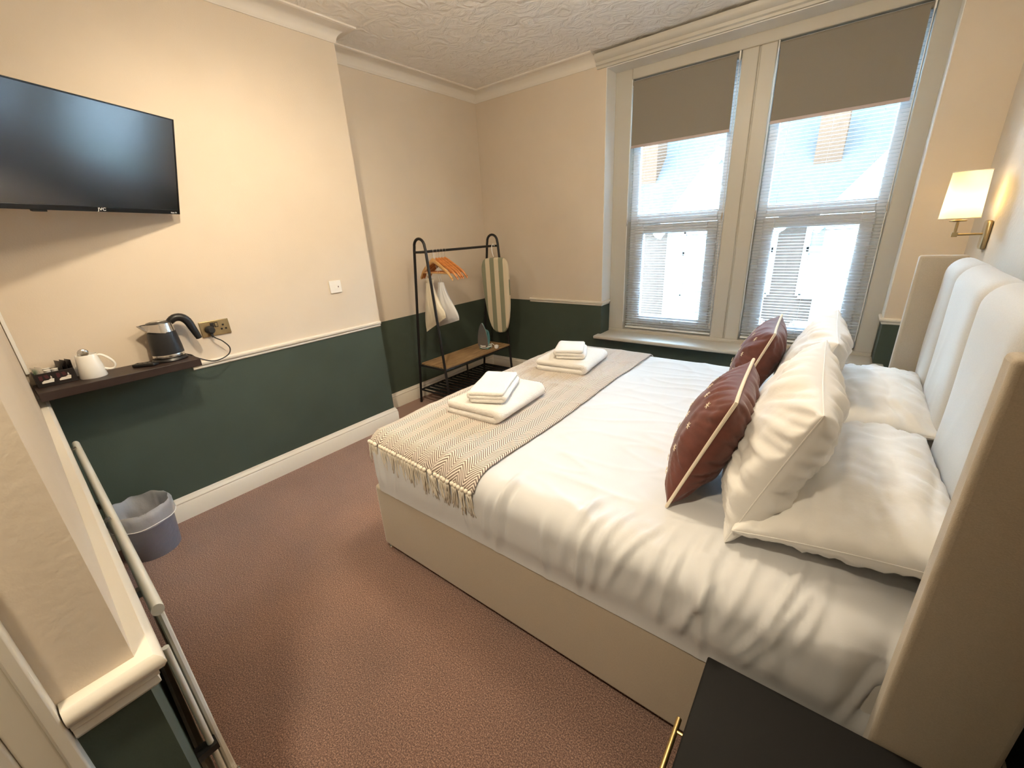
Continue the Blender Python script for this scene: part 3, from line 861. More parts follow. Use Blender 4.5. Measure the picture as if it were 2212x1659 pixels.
# tassels: knot plus loose strands, five variants
def tassel_mesh(seed, L):
    rnd = random.Random(seed)
    mb = MB()
    mb.lathe([(0.001, 0.010), (0.007, 0.007), (0.0085, 0.0), (0.006, -0.007), (0.004, -0.011)], n=8)
    for k in range(6):
        ang = 2 * PI * k / 6 + rnd.random()
        sp = 0.006 + 0.005 * rnd.random(); ln = L * (0.85 + 0.3 * rnd.random())
        pts = [(0.003 * math.cos(ang), 0.003 * math.sin(ang), -0.006)]
        for q in range(1, 6):
            t = q / 5
            pts.append((0.003 * math.cos(ang) + sp * math.cos(ang) * t + 0.003 * rnd.uniform(-1, 1), max(-0.006, 0.003 * math.sin(ang) + 0.5 * sp * math.sin(ang) * t), -0.006 - ln * t))
        mb.tube(pts, [0.0022, 0.0024, 0.0024, 0.0022, 0.002, 0.0012], 5)
    return mb
TV_ = [tassel_mesh(s, 0.098).build('tassel', 'tassel_yarn', thr, local=True, auto=False) for s in range(5)]
NT = 34
cnt = 0
def place_tassel(src, first, loc, rot):
    o = src if first else copy_part(src, thr)
    o.location = Vector(loc) - ORG[thr]; o.rotation_euler = rot
    return o
used = set()
for end in (0, 1):
    for k in range(NT):
        i = (k + 0.5) / NT
        p = Vector(throw_pt(i, float(end)))
        d = Vector(throw_pt(i, 0.0 if end == 0 else 1.0)) - Vector(throw_pt(i, 0.02 if end == 0 else 0.98))
        _, n = throw_prof((S0 + 0.024 * (1 - i)) if end == 0 else S1)
        q = p + n * 0.010 + d.normalized() * 0.004
        vi = (k * 3 + end) % 5
        tiltx = (-0.10 if end == 0 else 0.10) + random.uniform(-0.05, 0.05)
        place_tassel(TV_[vi], vi not in used, q, (tiltx, random.uniform(-0.22, 0.22), random.uniform(-0.2, 0.2) + (PI if end == 0 else 0)))
        used.add(vi)

# ------------------------------------------------------------------ towels
def sheet_fold(W, t, layers, r_in=0.004):
    """centre line of a cloth folded back and forth; returns [(x, z)]"""
    pts = []; z = t / 2; dirn = 1; hw = W / 2 - t * 0.6
    for L in range(layers):
        n = 10
        for i in range(n + 1):
            x = (-hw + 2 * hw * i / n) * dirn
            pts.append((x, z))
        if L < layers - 1:
            for q in range(1, 6):
                a = PI * q / 6
                pts.append((dirn * (hw + (t * 0.62) * math.sin(a)), z + t * 1.04 * (1 - math.cos(a)) / 2))
        z += t * 1.04; dirn = -dirn
    return pts
def towel(name, label, group, cx, cy, z, W, D, rz, t, layers, seed):
    root = thing(name, label, 'towel', (cx, cy, z), (0, 0, rz), group)
    c = sheet_fold(W, t, layers)
    # thicken the centre line into a closed ribbon
    def offs(sg):
        o = []
        for i, p in enumerate(c):
            a = c[max(0, i - 1)]; b = c[min(len(c) - 1, i + 1)]
            d = Vector((b[0] - a[0], b[1] - a[1])); d = d.normalized() if d.length > 0 else Vector((1, 0))
            o.append((p[0] - d.y * sg * t * 0.47, p[1] + d.x * sg * t * 0.47))
        return o
    A, B = offs(1), offs(-1)
    def endcap(p, q):
        m_ = ((p[0] + q[0]) / 2, (p[1] + q[1]) / 2)
        return m_
    loop = A + [(A[-1][0] * 0.5 + B[-1][0] * 0.5 + 0.3 * t * (1 if A[-1][0] > 0 else -1), (A[-1][1] + B[-1][1]) / 2)] + B[::-1] + [(A[0][0] * 0.5 + B[0][0] * 0.5 + 0.3 * t * (1 if A[0][0] > 0 else -1), (A[0][1] + B[0][1]) / 2)]
    nY = 26; n = len(loop); mb = MB()
    for j in range(nY + 1):
        y = -D / 2 + D * j / nY
        e = min(1.0, (D / 2 - abs(y)) / 0.012 + 0.0)
        sh = 1 - 0.05 * (1 - e) ** 2
        for (x, zz) in loop:
            wob = 0.006 * N3(x * 7 + seed, y * 7, zz * 30) + 0.004 * N3(y * 4 + seed, 7, x * 3)
            hz = zz * (1 + 0.10 * N3(x * 5, y * 6 + seed, 1)) if zz > t else zz
            mb.v.append(Vector((x * sh + wob, y + 0.004 * N3(x * 9, zz * 60, seed), max(0.0005, hz + wob * 0.25 * (zz > t)))))
    for j in range(nY):
        for k in range(n):
            k2 = (k + 1) % n
            mb.f.append((j * n + k, j * n + k2, (j + 1) * n + k2, (j + 1) * n + k))
    m_ = len(A)
    # end caps as quads between A and B
    def caps(j, flip):
        o = j * n
        for i in range(m_ - 1):
            a, b_ = o + i, o + i + 1
            c_, d_ = o + m_ + 1 + (m_ - 1 - (i + 1)), o + m_ + 1 + (m_ - 1 - i)
            mb.f.append((a, b_, c_, d_))
        mb.f.append((o + m_ - 1, o + m_, o + m_ + 1)); mb.f.append((o, o + 2 * m_, o + 2 * m_ + 1))
    caps(0, False); caps(nY, True)
    mb.build('folded_cloth', 'towel_cotton', root, local=True, auto=False)
    return root
ZT = DZ + 0.017
towel('bath_towel', 'large folded white towel on the throw, nearer to the camera', 'folded bath towels', -1.262, 1.455, ZT, 0.31, 0.42, 0.06, 0.032, 2, 1.0)
towel('hand_towel', 'small folded white towel on top of the nearer large towel', 'folded hand towels', -1.255, 1.44, ZT + 0.070, 0.175, 0.30, 0.42, 0.017, 3, 4.0)
towel('bath_towel', 'large folded white towel on the throw, nearer to the window', 'folded bath towels', -1.26, 2.20, ZT, 0.33, 0.38, 0.10, 0.032, 2, 7.0)
towel('hand_towel', 'small folded white towel on top of the farther large towel', 'folded hand towels', -1.255, 2.19, ZT + 0.070, 0.175, 0.24, 0.40, 0.017, 3, 9.0)

# ------------------------------------------------------------------ bedside cabinet
ns = thing('bedside_cabinet', 'charcoal bedside cabinet with brass bar handle at the near side of the bed', 'cabinet', (0.15, 0.6, 0))
MB().box(-0.080, 0.520, 0.395, 0.834, 0.02, 0.432).build('body', 'nightstand_paint', ns, bevel=0.004)
MB().box(-0.096, 0.525, 0.390, 0.838, 0.433, 0.455).build('top', 'nightstand_paint', ns, bevel=0.004)
dr = MB().box(-0.094, -0.081, 0.405, 0.826, 0.240, 0.425).build('drawer', 'nightstand_paint', ns, bevel=0.003)
hd = MB().tube([(-0.118, 0.46, 0.385), (-0.118, 0.70, 0.385)], 0.006, 12)
hd.tube([(-0.118, 0.50, 0.385), (-0.094, 0.50, 0.385)], 0.004, 8).tube([(-0.118, 0.67, 0.385), (-0.094, 0.67, 0.385)], 0.004, 8)
hd.build('handle', 'gold', dr)
d2 = MB().box(-0.094, -0.081, 0.405, 0.826, 0.040, 0.232).build('drawer', 'nightstand_paint', ns, bevel=0.003)
MB().tube([(-0.118, 0.46, 0.19), (-0.118, 0.70, 0.19)], 0.006, 12).tube([(-0.118, 0.50, 0.19), (-0.094, 0.50, 0.19)], 0.004, 8).tube([(-0.118, 0.67, 0.19), (-0.094, 0.67, 0.19)], 0.004, 8).build('handle', 'gold', d2)

# ------------------------------------------------------------------ wall lamp
WLY = 3.10
wlp = thing('wall_lamp', 'brass wall lamp with lit cream fabric shade above the headboard', 'lamp', (XR, WLY, 1.33))
MB().box(XR - 0.022, XR - 0.001, WLY - 0.040, WLY + 0.040, 1.262, 1.398).build('back_plate', 'antique_brass', wlp, bevel=0.012, seg=3)
MB().tube([(XR - 0.02, WLY, 1.335), (0.425, WLY, 1.335)], 0.0055, 10).box(0.415, 0.437, WLY - 0.010, WLY + 0.010, 1.324, 1.346).build('arm', 'antique_brass', wlp)
MB().tube([(0.426, WLY, 1.345), (0.426, WLY, 1.415)], 0.006, 10).lathe([(0.001, 1.395), (0.030, 1.397), (0.034, 1.402), (0.012, 1.406), (0.012, 1.440), (0.001, 1.441)], (0.426, WLY, 0), 20).build('lamp_holder', 'antique_brass', wlp)
shd = MB()
sr0, sr1, zz0, zz1 = 0.086, 0.078, 1.412, 1.622
def shade(i, j):
    a = 2 * PI * i; r = sr0 + (sr1 - sr0) * j
    return (0.426 + r * 0.86 * math.cos(a), WLY + r * 1.06 * math.sin(a), zz0 + (zz1 - zz0) * j)
shd.grid(shade, 48, 6, closed_u=True)
so = shd.build('lamp_shade', 'lamp_shade_cloth', wlp, auto=False)
MB().tube([shade(i / 40, 0) for i in range(40)], 0.0022, 6, closed=True).tube([shade(i / 40, 1) for i in range(40)], 0.0022, 6, closed=True).build('shade_rim', 'cream_cotton', wlp)
MB().lathe([(0.0, 1.440), (0.013, 1.442), (0.024, 1.475), (0.028, 1.50), (0.022, 1.525), (0.0, 1.537)], (0.426, WLY, 0), 20).build('bulb', 'bulb_lit', wlp)

# ------------------------------------------------------------------ television
TVA, TVT = math.radians(27), math.radians(17)
tn = Vector((math.cos(TVA), math.sin(TVA), 0)); tl_ = Vector((math.sin(TVA), -math.cos(TVA), 0))
tu = Vector((0, 0, 1)) * math.cos(TVT) + tn * math.sin(TVT)
tvw, tvh = 0.725, 0.425
brc = Vector((-2.72, 0.778, 1.637))
# local frame: x to the viewer's right, y up, z out of the screen
ctr = brc + tl_ * tvw / 2 + tu * tvh / 2
tv = thing('television', 'flat black television on a swivel bracket above the tea shelf', 'television', (0, 0, 0))
tvx = -tl_
tv.matrix_world = Matrix.Translation(ctr) @ Matrix((tvx, tu, tvx.cross(tu))).transposed().to_4x4()
ORG[tv] = Vector((0, 0, 0))
w2, h2 = tvw / 2, tvh / 2
MB().box(-w2, w2, -h2, h2, -0.018, -0.002).build('casing', 'tv_bezel', tv, bevel=0.003, local=True)
bz = MB().box(-w2, -w2 + 0.006, -h2, h2, -0.002, 0.003).box(w2 - 0.006, w2, -h2, h2, -0.002, 0.003).box(-w2 + 0.006, w2 - 0.006, h2 - 0.006, h2, -0.002, 0.003).box(-w2 + 0.006, w2 - 0.006, -h2, -h2 + 0.020, -0.002, 0.003)
bzo = bz.build('bezel', 'tv_bezel', tv, bevel=0.0012, local=True)
MB().box(-w2 + 0.006, w2 - 0.006, -h2 + 0.020, h2 - 0.006, -0.0018, 0.0008).build('screen', 'screen', tv, local=True, smooth=False)
MB().box(-0.22, 0.22, -0.17, 0.06, -0.045, -0.018).build('rear_housing', 'black_plastic', tv, bevel=0.008, local=True)
MB().box(-0.24, -0.19, -h2 - 0.008, -h2, -0.012, 0.0).build('sensor_foot', 'black_plastic', tv, bevel=0.003, local=True)
for (txt, size, px, mat) in (('JVC', 0.017, 0.0, 'print_white'), ('Roku TV', 0.0085, w2 - 0.034, 'print_white')):
    me = text_mesh(txt, size, 0.0003)
    me.materials.clear(); me.materials.append(MATS[mat])
    o = bpy.data.objects.new('logo_lettering', me); COL.objects.link(o); o.parent = tv
    o.location = (px, -h2 + 0.0105 if txt == 'JVC' else -h2 + 0.0075, 0.0034)
    if txt == 'JVC': o.scale = (1.2, 1, 1)
MB().box(-0.05, 0.05, -0.05, 0.05, -0.062, -0.045).build('mount_plate', 'black_metal', tv, local=True, bevel=0.002)
pw = tv.matrix_world @ Vector((0, 0, -0.06))
inv = tv.matrix_world.inverted()
am = MB().tube([inv @ pw, inv @ Vector((-2.66, pw.y + 0.22, pw.z)), inv @ Vector((XB + 0.012, pw.y + 0.05, pw.z))], 0.014, 10)
am.build('swivel_arm', 'black_metal', tv, local=True)
wp = MB().box(XB + 0.001, XB + 0.012, pw.y - 0.02, pw.y + 0.12, pw.z - 0.10, pw.z + 0.10); wp.v = [inv @ p for p in wp.v]
wp.build('wall_plate', 'black_metal', tv, local=True)

# ------------------------------------------------------------------ tea shelf and what stands on it
SZ = 0.932
sh = MB().box(XB + 0.001, -2.565, 0.050, 0.632, SZ - 0.038, SZ).build('wall_shelf', 'shelf_wood', bevel=0.002)
tag(sh, 'dark brown floating shelf below the television', 'shelf')
# kettle
KX, KY = -2.700, 0.540
kt = thing('kettle', 'black and steel electric kettle on the shelf', 'kettle', (KX, KY, SZ))
MB().lathe([(0.0, 0.0), (0.074, 0.0), (0.076, 0.006), (0.070, 0.016), (0.0, 0.018)], (KX, KY, SZ)).build('power_base', 'black_plastic', kt)
MB().lathe([(0.0, 0.020), (0.066, 0.020), (0.068, 0.030), (0.0665, 0.036)], (KX, KY, SZ)).build('foot_ring', 'steel', kt)
MB().lathe([(0.068, 0.036), (0.0665, 0.07), (0.061, 0.13), (0.0585, 0.148)], (KX, KY, SZ), 40).build('body', 'kettle_matt', kt)
kc = MB()
def kcol(i, j):
    a = 2 * PI * i
    z = 0.146 + 0.046 * j
    r = 0.0588 - 0.006 * j
    # spout points to -y
    d = math.atan2(math.sin(a + PI / 2), math.cos(a + PI / 2))
    sp = max(0, 1 - abs(d) / 0.42)
    r += 0.036 * sp ** 1.2 * (0.15 + 0.85 * j)
    z -= 0.012 * math.cos(a - PI / 2) * (1 - j)
    return (KX + r * math.cos(a), KY + r * math.sin(a), SZ + z)
kc.grid(kcol, 64, 6, closed_u=True)
kc.build('collar', 'steel', kt, auto=False)
ld = MB().lathe([(0.0525, 0.190), (0.050, 0.196), (0.030, 0.201), (0.0, 0.202)], (KX, KY, SZ)).build('lid', 'black_plastic', kt)
MB().lathe([(0.030, 0.2005), (0.028, 0.2035), (0.0, 0.204)], (KX, KY, SZ)).build('lid_ring', 'steel', ld)
hp = [(KX, KY + 0.045, SZ + 0.188), (KX, KY + 0.070, SZ + 0.205), (KX, KY + 0.100, SZ + 0.203), (KX, KY + 0.122, SZ + 0.180), (KX, KY + 0.134, SZ + 0.140), (KX, KY + 0.146, SZ + 0.095), (KX, KY + 0.150, SZ + 0.080)]
MB().tube(spline(hp, 3), [0.015 + 0.006 * math.sin(PI * min(1, k / 17 + 0.08)) for k in range(18)] + [0.012], 16).build('handle', 'black_plastic', kt, auto=False)
# kettle lead with its plug in the socket
cp = [(-2.735, 0.600, SZ + 0.006), (-2.69, 0.625, SZ + 0.005), (-2.665, 0.645, SZ - 0.015), (-2.68, 0.72, SZ - 0.055), (-2.71, 0.80, SZ - 0.045), (-2.725, 0.825, SZ - 0.01), (-2.725, 0.80, SZ + 0.035), (-2.735, 0.772, SZ + 0.06), (-2.742, 0.765, 1.008)]
MB().tube(spline(cp), 0.0032, 8).build('power_lead', 'rubber', kt)
pg = MB().lathe([(0.0, 0.034), (0.013, 0.033), (0.021, 0.024), (0.023, 0.004), (0.022, 0.0)], (XB + 0.0095, 0.765, 1.036), 18, 'x')
pg.tube([(-2.750, 0.765, 1.02), (-2.745, 0.765, 1.005), (-2.742, 0.765, 0.995)], [0.009, 0.007, 0.004], 8)
pg.build('plug', 'rubber', kt)
# brass double socket
sk = thing('wall_socket', 'antique brass double socket with black plug beside the kettle', 'socket', (XB, 0.796, 1.041))
MB().box(XB + 0.0005, XB + 0.009, 0.723, 0.870, 0.998, 1.084).build('plate', 'antique_brass', sk, bevel=0.003)
for yy, mt in ((0.783, 'black_plastic'), (0.803, 'black_plastic')):
    r_ = MB().box(XB + 0.009, XB + 0.0105, yy - 0.009, yy + 0.009, 1.045, 1.072).build('switch_surround', 'black_plastic', sk)
    MB().box(XB + 0.0105, XB + 0.0135, yy - 0.006, yy + 0.006, 1.049, 1.068).build('rocker', 'antique_brass' if yy > 0.79 else 'black_plastic', sk, bevel=0.001)
for (dy, dz) in ((0.0, 0.018), (-0.011, -0.004), (0.011, -0.004)):
    MB().box(XB + 0.009, XB + 0.0096, 0.836 + dy - 0.005, 0.836 + dy + 0.005, 1.034 + dz - 0.005, 1.034 + dz + 0.005).build('pin_hole', 'black_plastic', sk)
# blank white switch plate
sw = thing('wall_switch', 'small white square switch plate on the chimney breast', 'switch', (XB, 1.568, 1.172))
MB().box(XB + 0.0005, XB + 0.010, 1.525, 1.611, 1.130, 1.214).build('plate', 'white_plastic', sw, bevel=0.003)
MB().box(XB + 0.010, XB + 0.014, 1.560, 1.576, 1.158, 1.184).build('rocker', 'white_plastic', sw, bevel=0.002)
MB().box(XB + 0.010, XB + 0.0106, 1.584, 1.590, 1.166, 1.176).build('indicator', 'maroon_print', sw)
# remote control
rc = thing('remote_control', 'small black remote control lying in front of the kettle', 'remote', (-2.665, 0.430, SZ))
rm = MB().box(-0.021, 0.021, -0.050, 0.050, 0.0, 0.016); rm.xf(Matrix.Translation((-2.665, 0.430, SZ)) @ Matrix.Rotation(-0.75, 4, 'Z'))
rm.build('body', 'black_plastic', rc, bevel=0.005)
for k in range(4):
    MB().lathe([(0.004, 0.0), (0.004, 0.0012), (0, 0.0014)], (-2.665 + 0.015 * (k - 1.5), 0.430 + 0.016 * (k - 1.5), SZ + 0.0158), 10).build('button', 'rubber', rc)
MGX, MGY = -2.680, 0.242
mg = thing('mug', 'white tapered mug beside the tea caddy', 'mug', (MGX, MGY, SZ))
MB().lathe([(0.0, 0.0), (0.047, 0.0), (0.049, 0.004), (0.043, 0.058), (0.038, 0.104), (0.0365, 0.107), (0.035, 0.104), (0.040, 0.058), (0.045, 0.006), (0.0, 0.005)], (MGX, MGY, SZ), 36).build('body', 'ceramic', mg)
hd_ = Vector((math.cos(1.35), math.sin(1.35), 0)); hs_ = Vector((-hd_.y, hd_.x, 0))
hq = spline([Vector((MGX, MGY, SZ)) + hd_ * r + Vector((0, 0, z)) for r, z in ((0.034, 0.098), (0.052, 0.094), (0.074, 0.070), (0.084, 0.046), (0.078, 0.027), (0.062, 0.024), (0.043, 0.032))], 4)
hm = MB()
for sg in (-1, 1): hm.tube([p + hs_ * 0.008 * sg for p in hq], 0.0036, 8)
hm.grid(lambda i, j: hq[min(len(hq) - 1, int(round(i * (len(hq) - 1))))] + hs_ * 0.008 * (2 * j - 1), len(hq) - 1, 1)
hm.build('handle', 'ceramic', mg)
tsp = MB().lathe([(0.0, -0.004), (0.012, -0.003), (0.019, 0.002), (0.020, 0.005), (0.014, 0.001), (0.0, -0.002)], n=16).tube([(-0.018, 0, 0.003), (-0.05, 0, 0.006), (-0.10, 0, 0.004)], [0.003, 0.002, 0.0035], 8)
tsp.xf(Matrix.Translation((MGX - 0.012, MGY - 0.004, SZ + 0.112)) @ Matrix.Rotation(math.radians(-78), 4, 'Y'))
tag(tsp.build('teaspoon', 'steel', auto=False), 'steel teaspoon standing bowl up in the mug', 'teaspoon')
# tea caddy
TX, TY0, TY1 = -2.725, 0.062, 0.188
tc = thing('tea_caddy', 'dark printed caddy of sachets at the left end of the shelf', 'caddy', (TX, 0.145, SZ))
cb = MB().box(TX - 0.048, TX + 0.048, TY0, TY1, SZ, SZ + 0.004).box(TX - 0.048, TX - 0.045, TY0, TY1, SZ + 0.004, SZ + 0.060).box(TX + 0.045, TX + 0.048, TY0, TY1, SZ + 0.004, SZ + 0.060).box(TX - 0.045, TX + 0.045, TY0, TY0 + 0.003, SZ + 0.004, SZ + 0.060).box(TX - 0.045, TX + 0.045, TY1 - 0.003, TY1, SZ + 0.004, SZ + 0.060)
cbo = cb.build('box', 'caddy_card', tc, bevel=0.001)
for k, yc in enumerate((0.098, 0.152)):
    px = TX + 0.0482
    def P(pts, dx, nm, mt):
        return MB().prism([(yc + a, SZ + b) for a, b in pts], px, px + dx, 'x').build(nm, mt, cbo, smooth=False)
    P([(-0.020, 0.016), (0.016, 0.016), (0.020, 0.030), (0.012, 0.034), (0.002, 0.028), (-0.012, 0.028), (-0.020, 0.022)], 0.0006, 'cup_motif', 'cup_print')
    P([(-0.024, 0.030), (-0.014, 0.030), (-0.012, 0.050), (-0.024, 0.050)], 0.0005, 'maroon_motif', 'maroon_print')
    P([(-0.004, 0.034), (0.008, 0.036), (0.004, 0.052), (-0.008, 0.050)], 0.0005, 'maroon_motif', 'maroon_print')
    P([(0.010, 0.036), (0.016, 0.036), (0.013, 0.046)], 0.0006, 'cup_motif', 'cup_print')
def sachet(x, y, w, h, rot, mat, name, label, cat, grp, tilt=0.0):
    mb = MB()
    def f(i, j):
        u, v = 2 * i - 1, 2 * j - 1
        return (w / 2 * u, 0.005 * (1 - u ** 4) * (1 - v ** 4), h * j)
    def g(i, j):
        u, v = 2 * i - 1, 2 * j - 1
        return (w / 2 * u, -0.005 * (1 - u ** 4) * (1 - v ** 4), h * j)
    mb.grid(f, 8, 8); mb.grid(g, 8, 8)
    mb.xf(Matrix.Translation((x, y, SZ + 0.006)) @ Matrix.Rotation(rot, 4, 'Z') @ Matrix.Rotation(tilt, 4, 'X'))
    return tag(mb.build(name, mat, auto=False), label, cat, grp)
for k, w_ in enumerate(('first', 'second', 'third')):
    sachet(TX - 0.01 + 0.004 * k, 0.146 + 0.016 * k, 0.060, 0.088, 0.25, 'sachet_foil', 'sachet', 'dark foil sachet in the caddy, %s counted towards the mug' % w_, 'sachet', 'dark coffee sachets in the caddy', -0.06)
for k, w_ in enumerate(('at the very corner end', 'just inside the corner end')):
    sachet(TX + 0.004, 0.076 + 0.014 * k, 0.052, 0.078, 0.35, 'cup_print', 'tea_bag_packet', 'white tea packet standing %s of the caddy' % w_, 'sachet', 'tea packets in the caddy', 0.05)
for k, (dx, dy, w_) in enumerate(((0.024, 0.108, 'in front by the printed side'), (-0.022, 0.110, 'at the back by the wall'), (0.022, 0.131, 'in front by the dark sachets'))):
    t = thing('milk_pot', 'small white milk pot in the caddy, %s' % w_, 'milk pot', (TX + dx, dy, SZ + 0.006), group='milk pots in the caddy')
    MB().lathe([(0.0, 0.0), (0.009, 0.0), (0.011, 0.058), (0.0125, 0.060), (0.0125, 0.062), (0.0, 0.0625)], (TX + dx, dy, SZ + 0.006), 16).build('cup', 'white_plastic', t)
gp = MB().box(TX - 0.010, TX + 0.014, 0.0675, 0.0682, SZ + 0.02, SZ + 0.06)
gp.v = [Vector((p.x + 0.02, p.y - 0.0, p.z + 0.02)) for p in gp.v]
tag(gp.build('tea_tag', 'green_print', smooth=False), 'small green tea tag sticking up from the caddy', 'tea tag')

# ------------------------------------------------------------------ waste bin with liner
BNX, BNY = -2.605, 0.197
wbn = thing('waste_bin', 'grey translucent plastic waste bin with clear liner below the shelf', 'bin', (BNX, BNY, 0))
MB().lathe([(0.0, 0.004), (0.098, 0.004), (0.102, 0.0), (0.106, 0.006), (0.121, 0.215), (0.125, 0.220), (0.125, 0.240), (0.120, 0.244), (0.118, 0.236), (0.102, 0.012), (0.0, 0.010)], (BNX, BNY, 0), 40).build('bucket', 'bin_plastic', wbn)
def liner(i, j):
    a = 2 * PI * i
    if j < 0.55:
        t = j / 0.55; z = 0.04 + 0.235 * t; r = 0.075 + 0.043 * t
    else:
        t = (j - 0.55) / 0.45; z = 0.275 + 0.022 * math.sin(t * PI) - 0.085 * t; r = 0.118 + 0.011 * min(1, t * 2.2)
    r += (0.005 + 0.008 * (j < 0.55)) * N3(math.cos(a) * 3, math.sin(a) * 3, j * 5) + 0.003 * N3(a * 9, j * 3, 2)
    z += 0.016 * N3(math.cos(a) * 2.2, math.sin(a) * 2.2, 5) * smooth01(0.2, 0.5, j)
    return (BNX + r * math.cos(a), BNY + r * math.sin(a), z)
MB().grid(liner, 96, 26, closed_u=True).build('liner', 'liner_film', wbn, auto=False)
rp = [(BNX + 0.132 * math.cos(a), BNY + 0.132 * math.sin(a), 0.196 + 0.003 * math.sin(5 * a)) for a in [2 * PI * k / 48 for k in range(48)]]
MB().tube(rp, 0.002, 6, closed=True).build('liner_hem', 'white_plastic', wbn)

# ------------------------------------------------------------------ radiator on the near wall
ang = math.atan2(NY1 - NY0, XB - XE)
def nw(x, d, z):
    """point near the near wall: x along it, d in front of it"""
    y = NY0 + (NY1 - NY0) * (x - XE) / (XB - XE)
    return Vector((x, y + d, z))
rd = thing('radiator', 'cream panel radiator fixed low on the near wall', 'radiator', nw(-1.95, 0.055, 0.1))
RX0, RX1 = -2.517, -1.105
def xprism(poly, x0, x1):
    mb = MB(); n = len(poly)
    mb.add([nw(x0, d, z) for d, z in poly] + [nw(x1, d, z) for d, z in poly], [tuple(range(n)), tuple(range(2 * n - 1, n - 1, -1))] + [(i, i + n, (i + 1) % n + n, (i + 1) % n) for i in range(n)])
    return mb
RD = 0.048
xprism([(RD - 0.004, 0.09), (RD + 0.006, 0.09), (RD + 0.006, 0.68), (RD - 0.004, 0.68)], RX0 + 0.01, RX1 - 0.012).build('panel', 'radiator_paint', rd, smooth=False)
tp = [(RD + 0.001 + 0.0125 * math.cos(a), 0.694 + 0.015 * math.sin(a)) for a in [2 * PI * k / 16 for k in range(16)]]
xprism(tp, RX0, RX1).build('top_rail', 'radiator_paint', rd)
bp_ = [(RD + 0.001 + 0.012 * math.cos(a), 0.085 + 0.015 * math.sin(a)) for a in [2 * PI * k / 16 for k in range(16)]]
xprism(bp_, RX0, RX1).build('bottom_rail', 'radiator_paint', rd)
MB().tube([nw(RX1 - 0.008, RD + 0.002, 0.08), nw(RX1 - 0.008, RD + 0.002, 0.68)], 0.008, 8).build('end_seam', 'radiator_paint', rd)
k = 0; fx = RX0 + 0.05
fin0 = None
while fx < RX1 - 0.05:
    xprism([(RD + 0.006, 0.12), (RD + 0.011, 0.13), (RD + 0.011, 0.64), (RD + 0.006, 0.65)], fx, fx + 0.022).build('flute', 'radiator_paint', rd, smooth=False)
    fx += 0.0667
for bx in (-1.62, -2.40):
    MB().tube([nw(bx, 0.001, 0.65), nw(bx, 0.014, 0.665), nw(bx, 0.022, 0.690), nw(bx, 0.030, 0.712), nw(bx, RD - 0.002, 0.716)], 0.006, 8).build('bracket', 'steel', rd)
    MB().box(bx - 0.012, bx + 0.012, nw(bx, 0.001, 0).y, nw(bx, RD - 0.006, 0).y, 0.42, 0.445).build('bracket', 'white_plastic', rd)
MB().tube([nw(RX1 + 0.012, 0.034, 0.0), nw(RX1 + 0.012, 0.034, 0.60)], 0.0075, 10).build('pipe', 'radiator_paint', rd)
MB().box(RX1 - 0.004, RX1 + 0.028, nw(RX1, 0.001, 0).y, nw(RX1, 0.046, 0).y, 0.235, 0.255).build('pipe_clip', 'black_plastic', rd)
MB().lathe([(0.0, 0.0), (0.014, 0.0), (0.016, 0.004), (0.016, 0.02), (0.011, 0.024), (0.011, 0.034), (0.0, 0.034)], nw(RX1 + 0.006, RD + 0.002, 0.075), 18).build('valve', 'chrome', rd)

# ------------------------------------------------------------------ clothes rack
CY0, CY1, CXC = 2.30, 3.205, -2.695
ck = thing('clothes_rack', 'black tubular clothes rack with wooden shelf in the alcove', 'clothes rack', (-2.73, 2.75, 0))
def aframe(y):
    pts = [(-2.936, y, 0.004), (-2.762, y, 1.37)]
    pts += [(CXC + 0.062 * math.cos(a), y, 1.392 + 0.062 * math.sin(a)) for a in [PI - PI * k / 10 for k in range(11)]]
    pts += [(-2.628, y, 1.37), (-2.530, y, 0.004)]
    return pts
for y in (CY0, CY1):
    MB().tube(aframe(y), 0.0112, 12).build('end_frame', 'black_metal', ck)
    MB().tube([(-2.758, y, 1.352), (-2.632, y, 1.352)], 0.0095, 10).build('cross_bar', 'black_metal', ck)
    MB().tube([(-2.885, y, 0.372), (-2.556, y, 0.372)], 0.008, 8).build('cross_bar', 'black_metal', ck)
    MB().tube([(-2.918, y, 0.132), (-2.540, y, 0.132)], 0.008, 8).build('cross_bar', 'black_metal', ck)
MB().tube([(CXC, CY0, 1.352), (CXC, CY1, 1.352)], 0.0105, 12).build('hanging_rail', 'black_metal', ck)
MB().box(-2.868, -2.548, CY0 + 0.006, CY1 - 0.004, 0.381, 0.397).build('shelf_board', 'oak_board', ck, bevel=0.002)
for xx in (-2.875, -2.556):
    MB().tube([(xx, CY0, 0.372), (xx, CY1, 0.372)], 0.007, 8).build('shelf_rail', 'black_metal', ck)
for xx in (-2.910, -2.545):
    MB().tube([(xx, CY0, 0.132), (xx, CY1, 0.132)], 0.008, 8).build('shelf_rail', 'black_metal', ck)
MB().tube([(-2.735, 2.752, 0.132), (-2.735, 2.752, 0.381)], 0.008, 8).build('support_post', 'black_metal', ck)
slt = None
ns_ = 15
for k in range(ns_):
    y = CY0 + 0.045 + (CY1 - CY0 - 0.09) * k / (ns_ - 1)
    if slt is None:
        slt = MB().box(-0.176, 0.176, -0.017, 0.017, -0.004, 0.004).build('slat', 'black_metal', ck, local=True, bevel=0.001)
        o = slt
    else: o = copy_part(slt, ck)
    o.location = Vector((-2.7275, y, 0.140)) - ORG[ck]

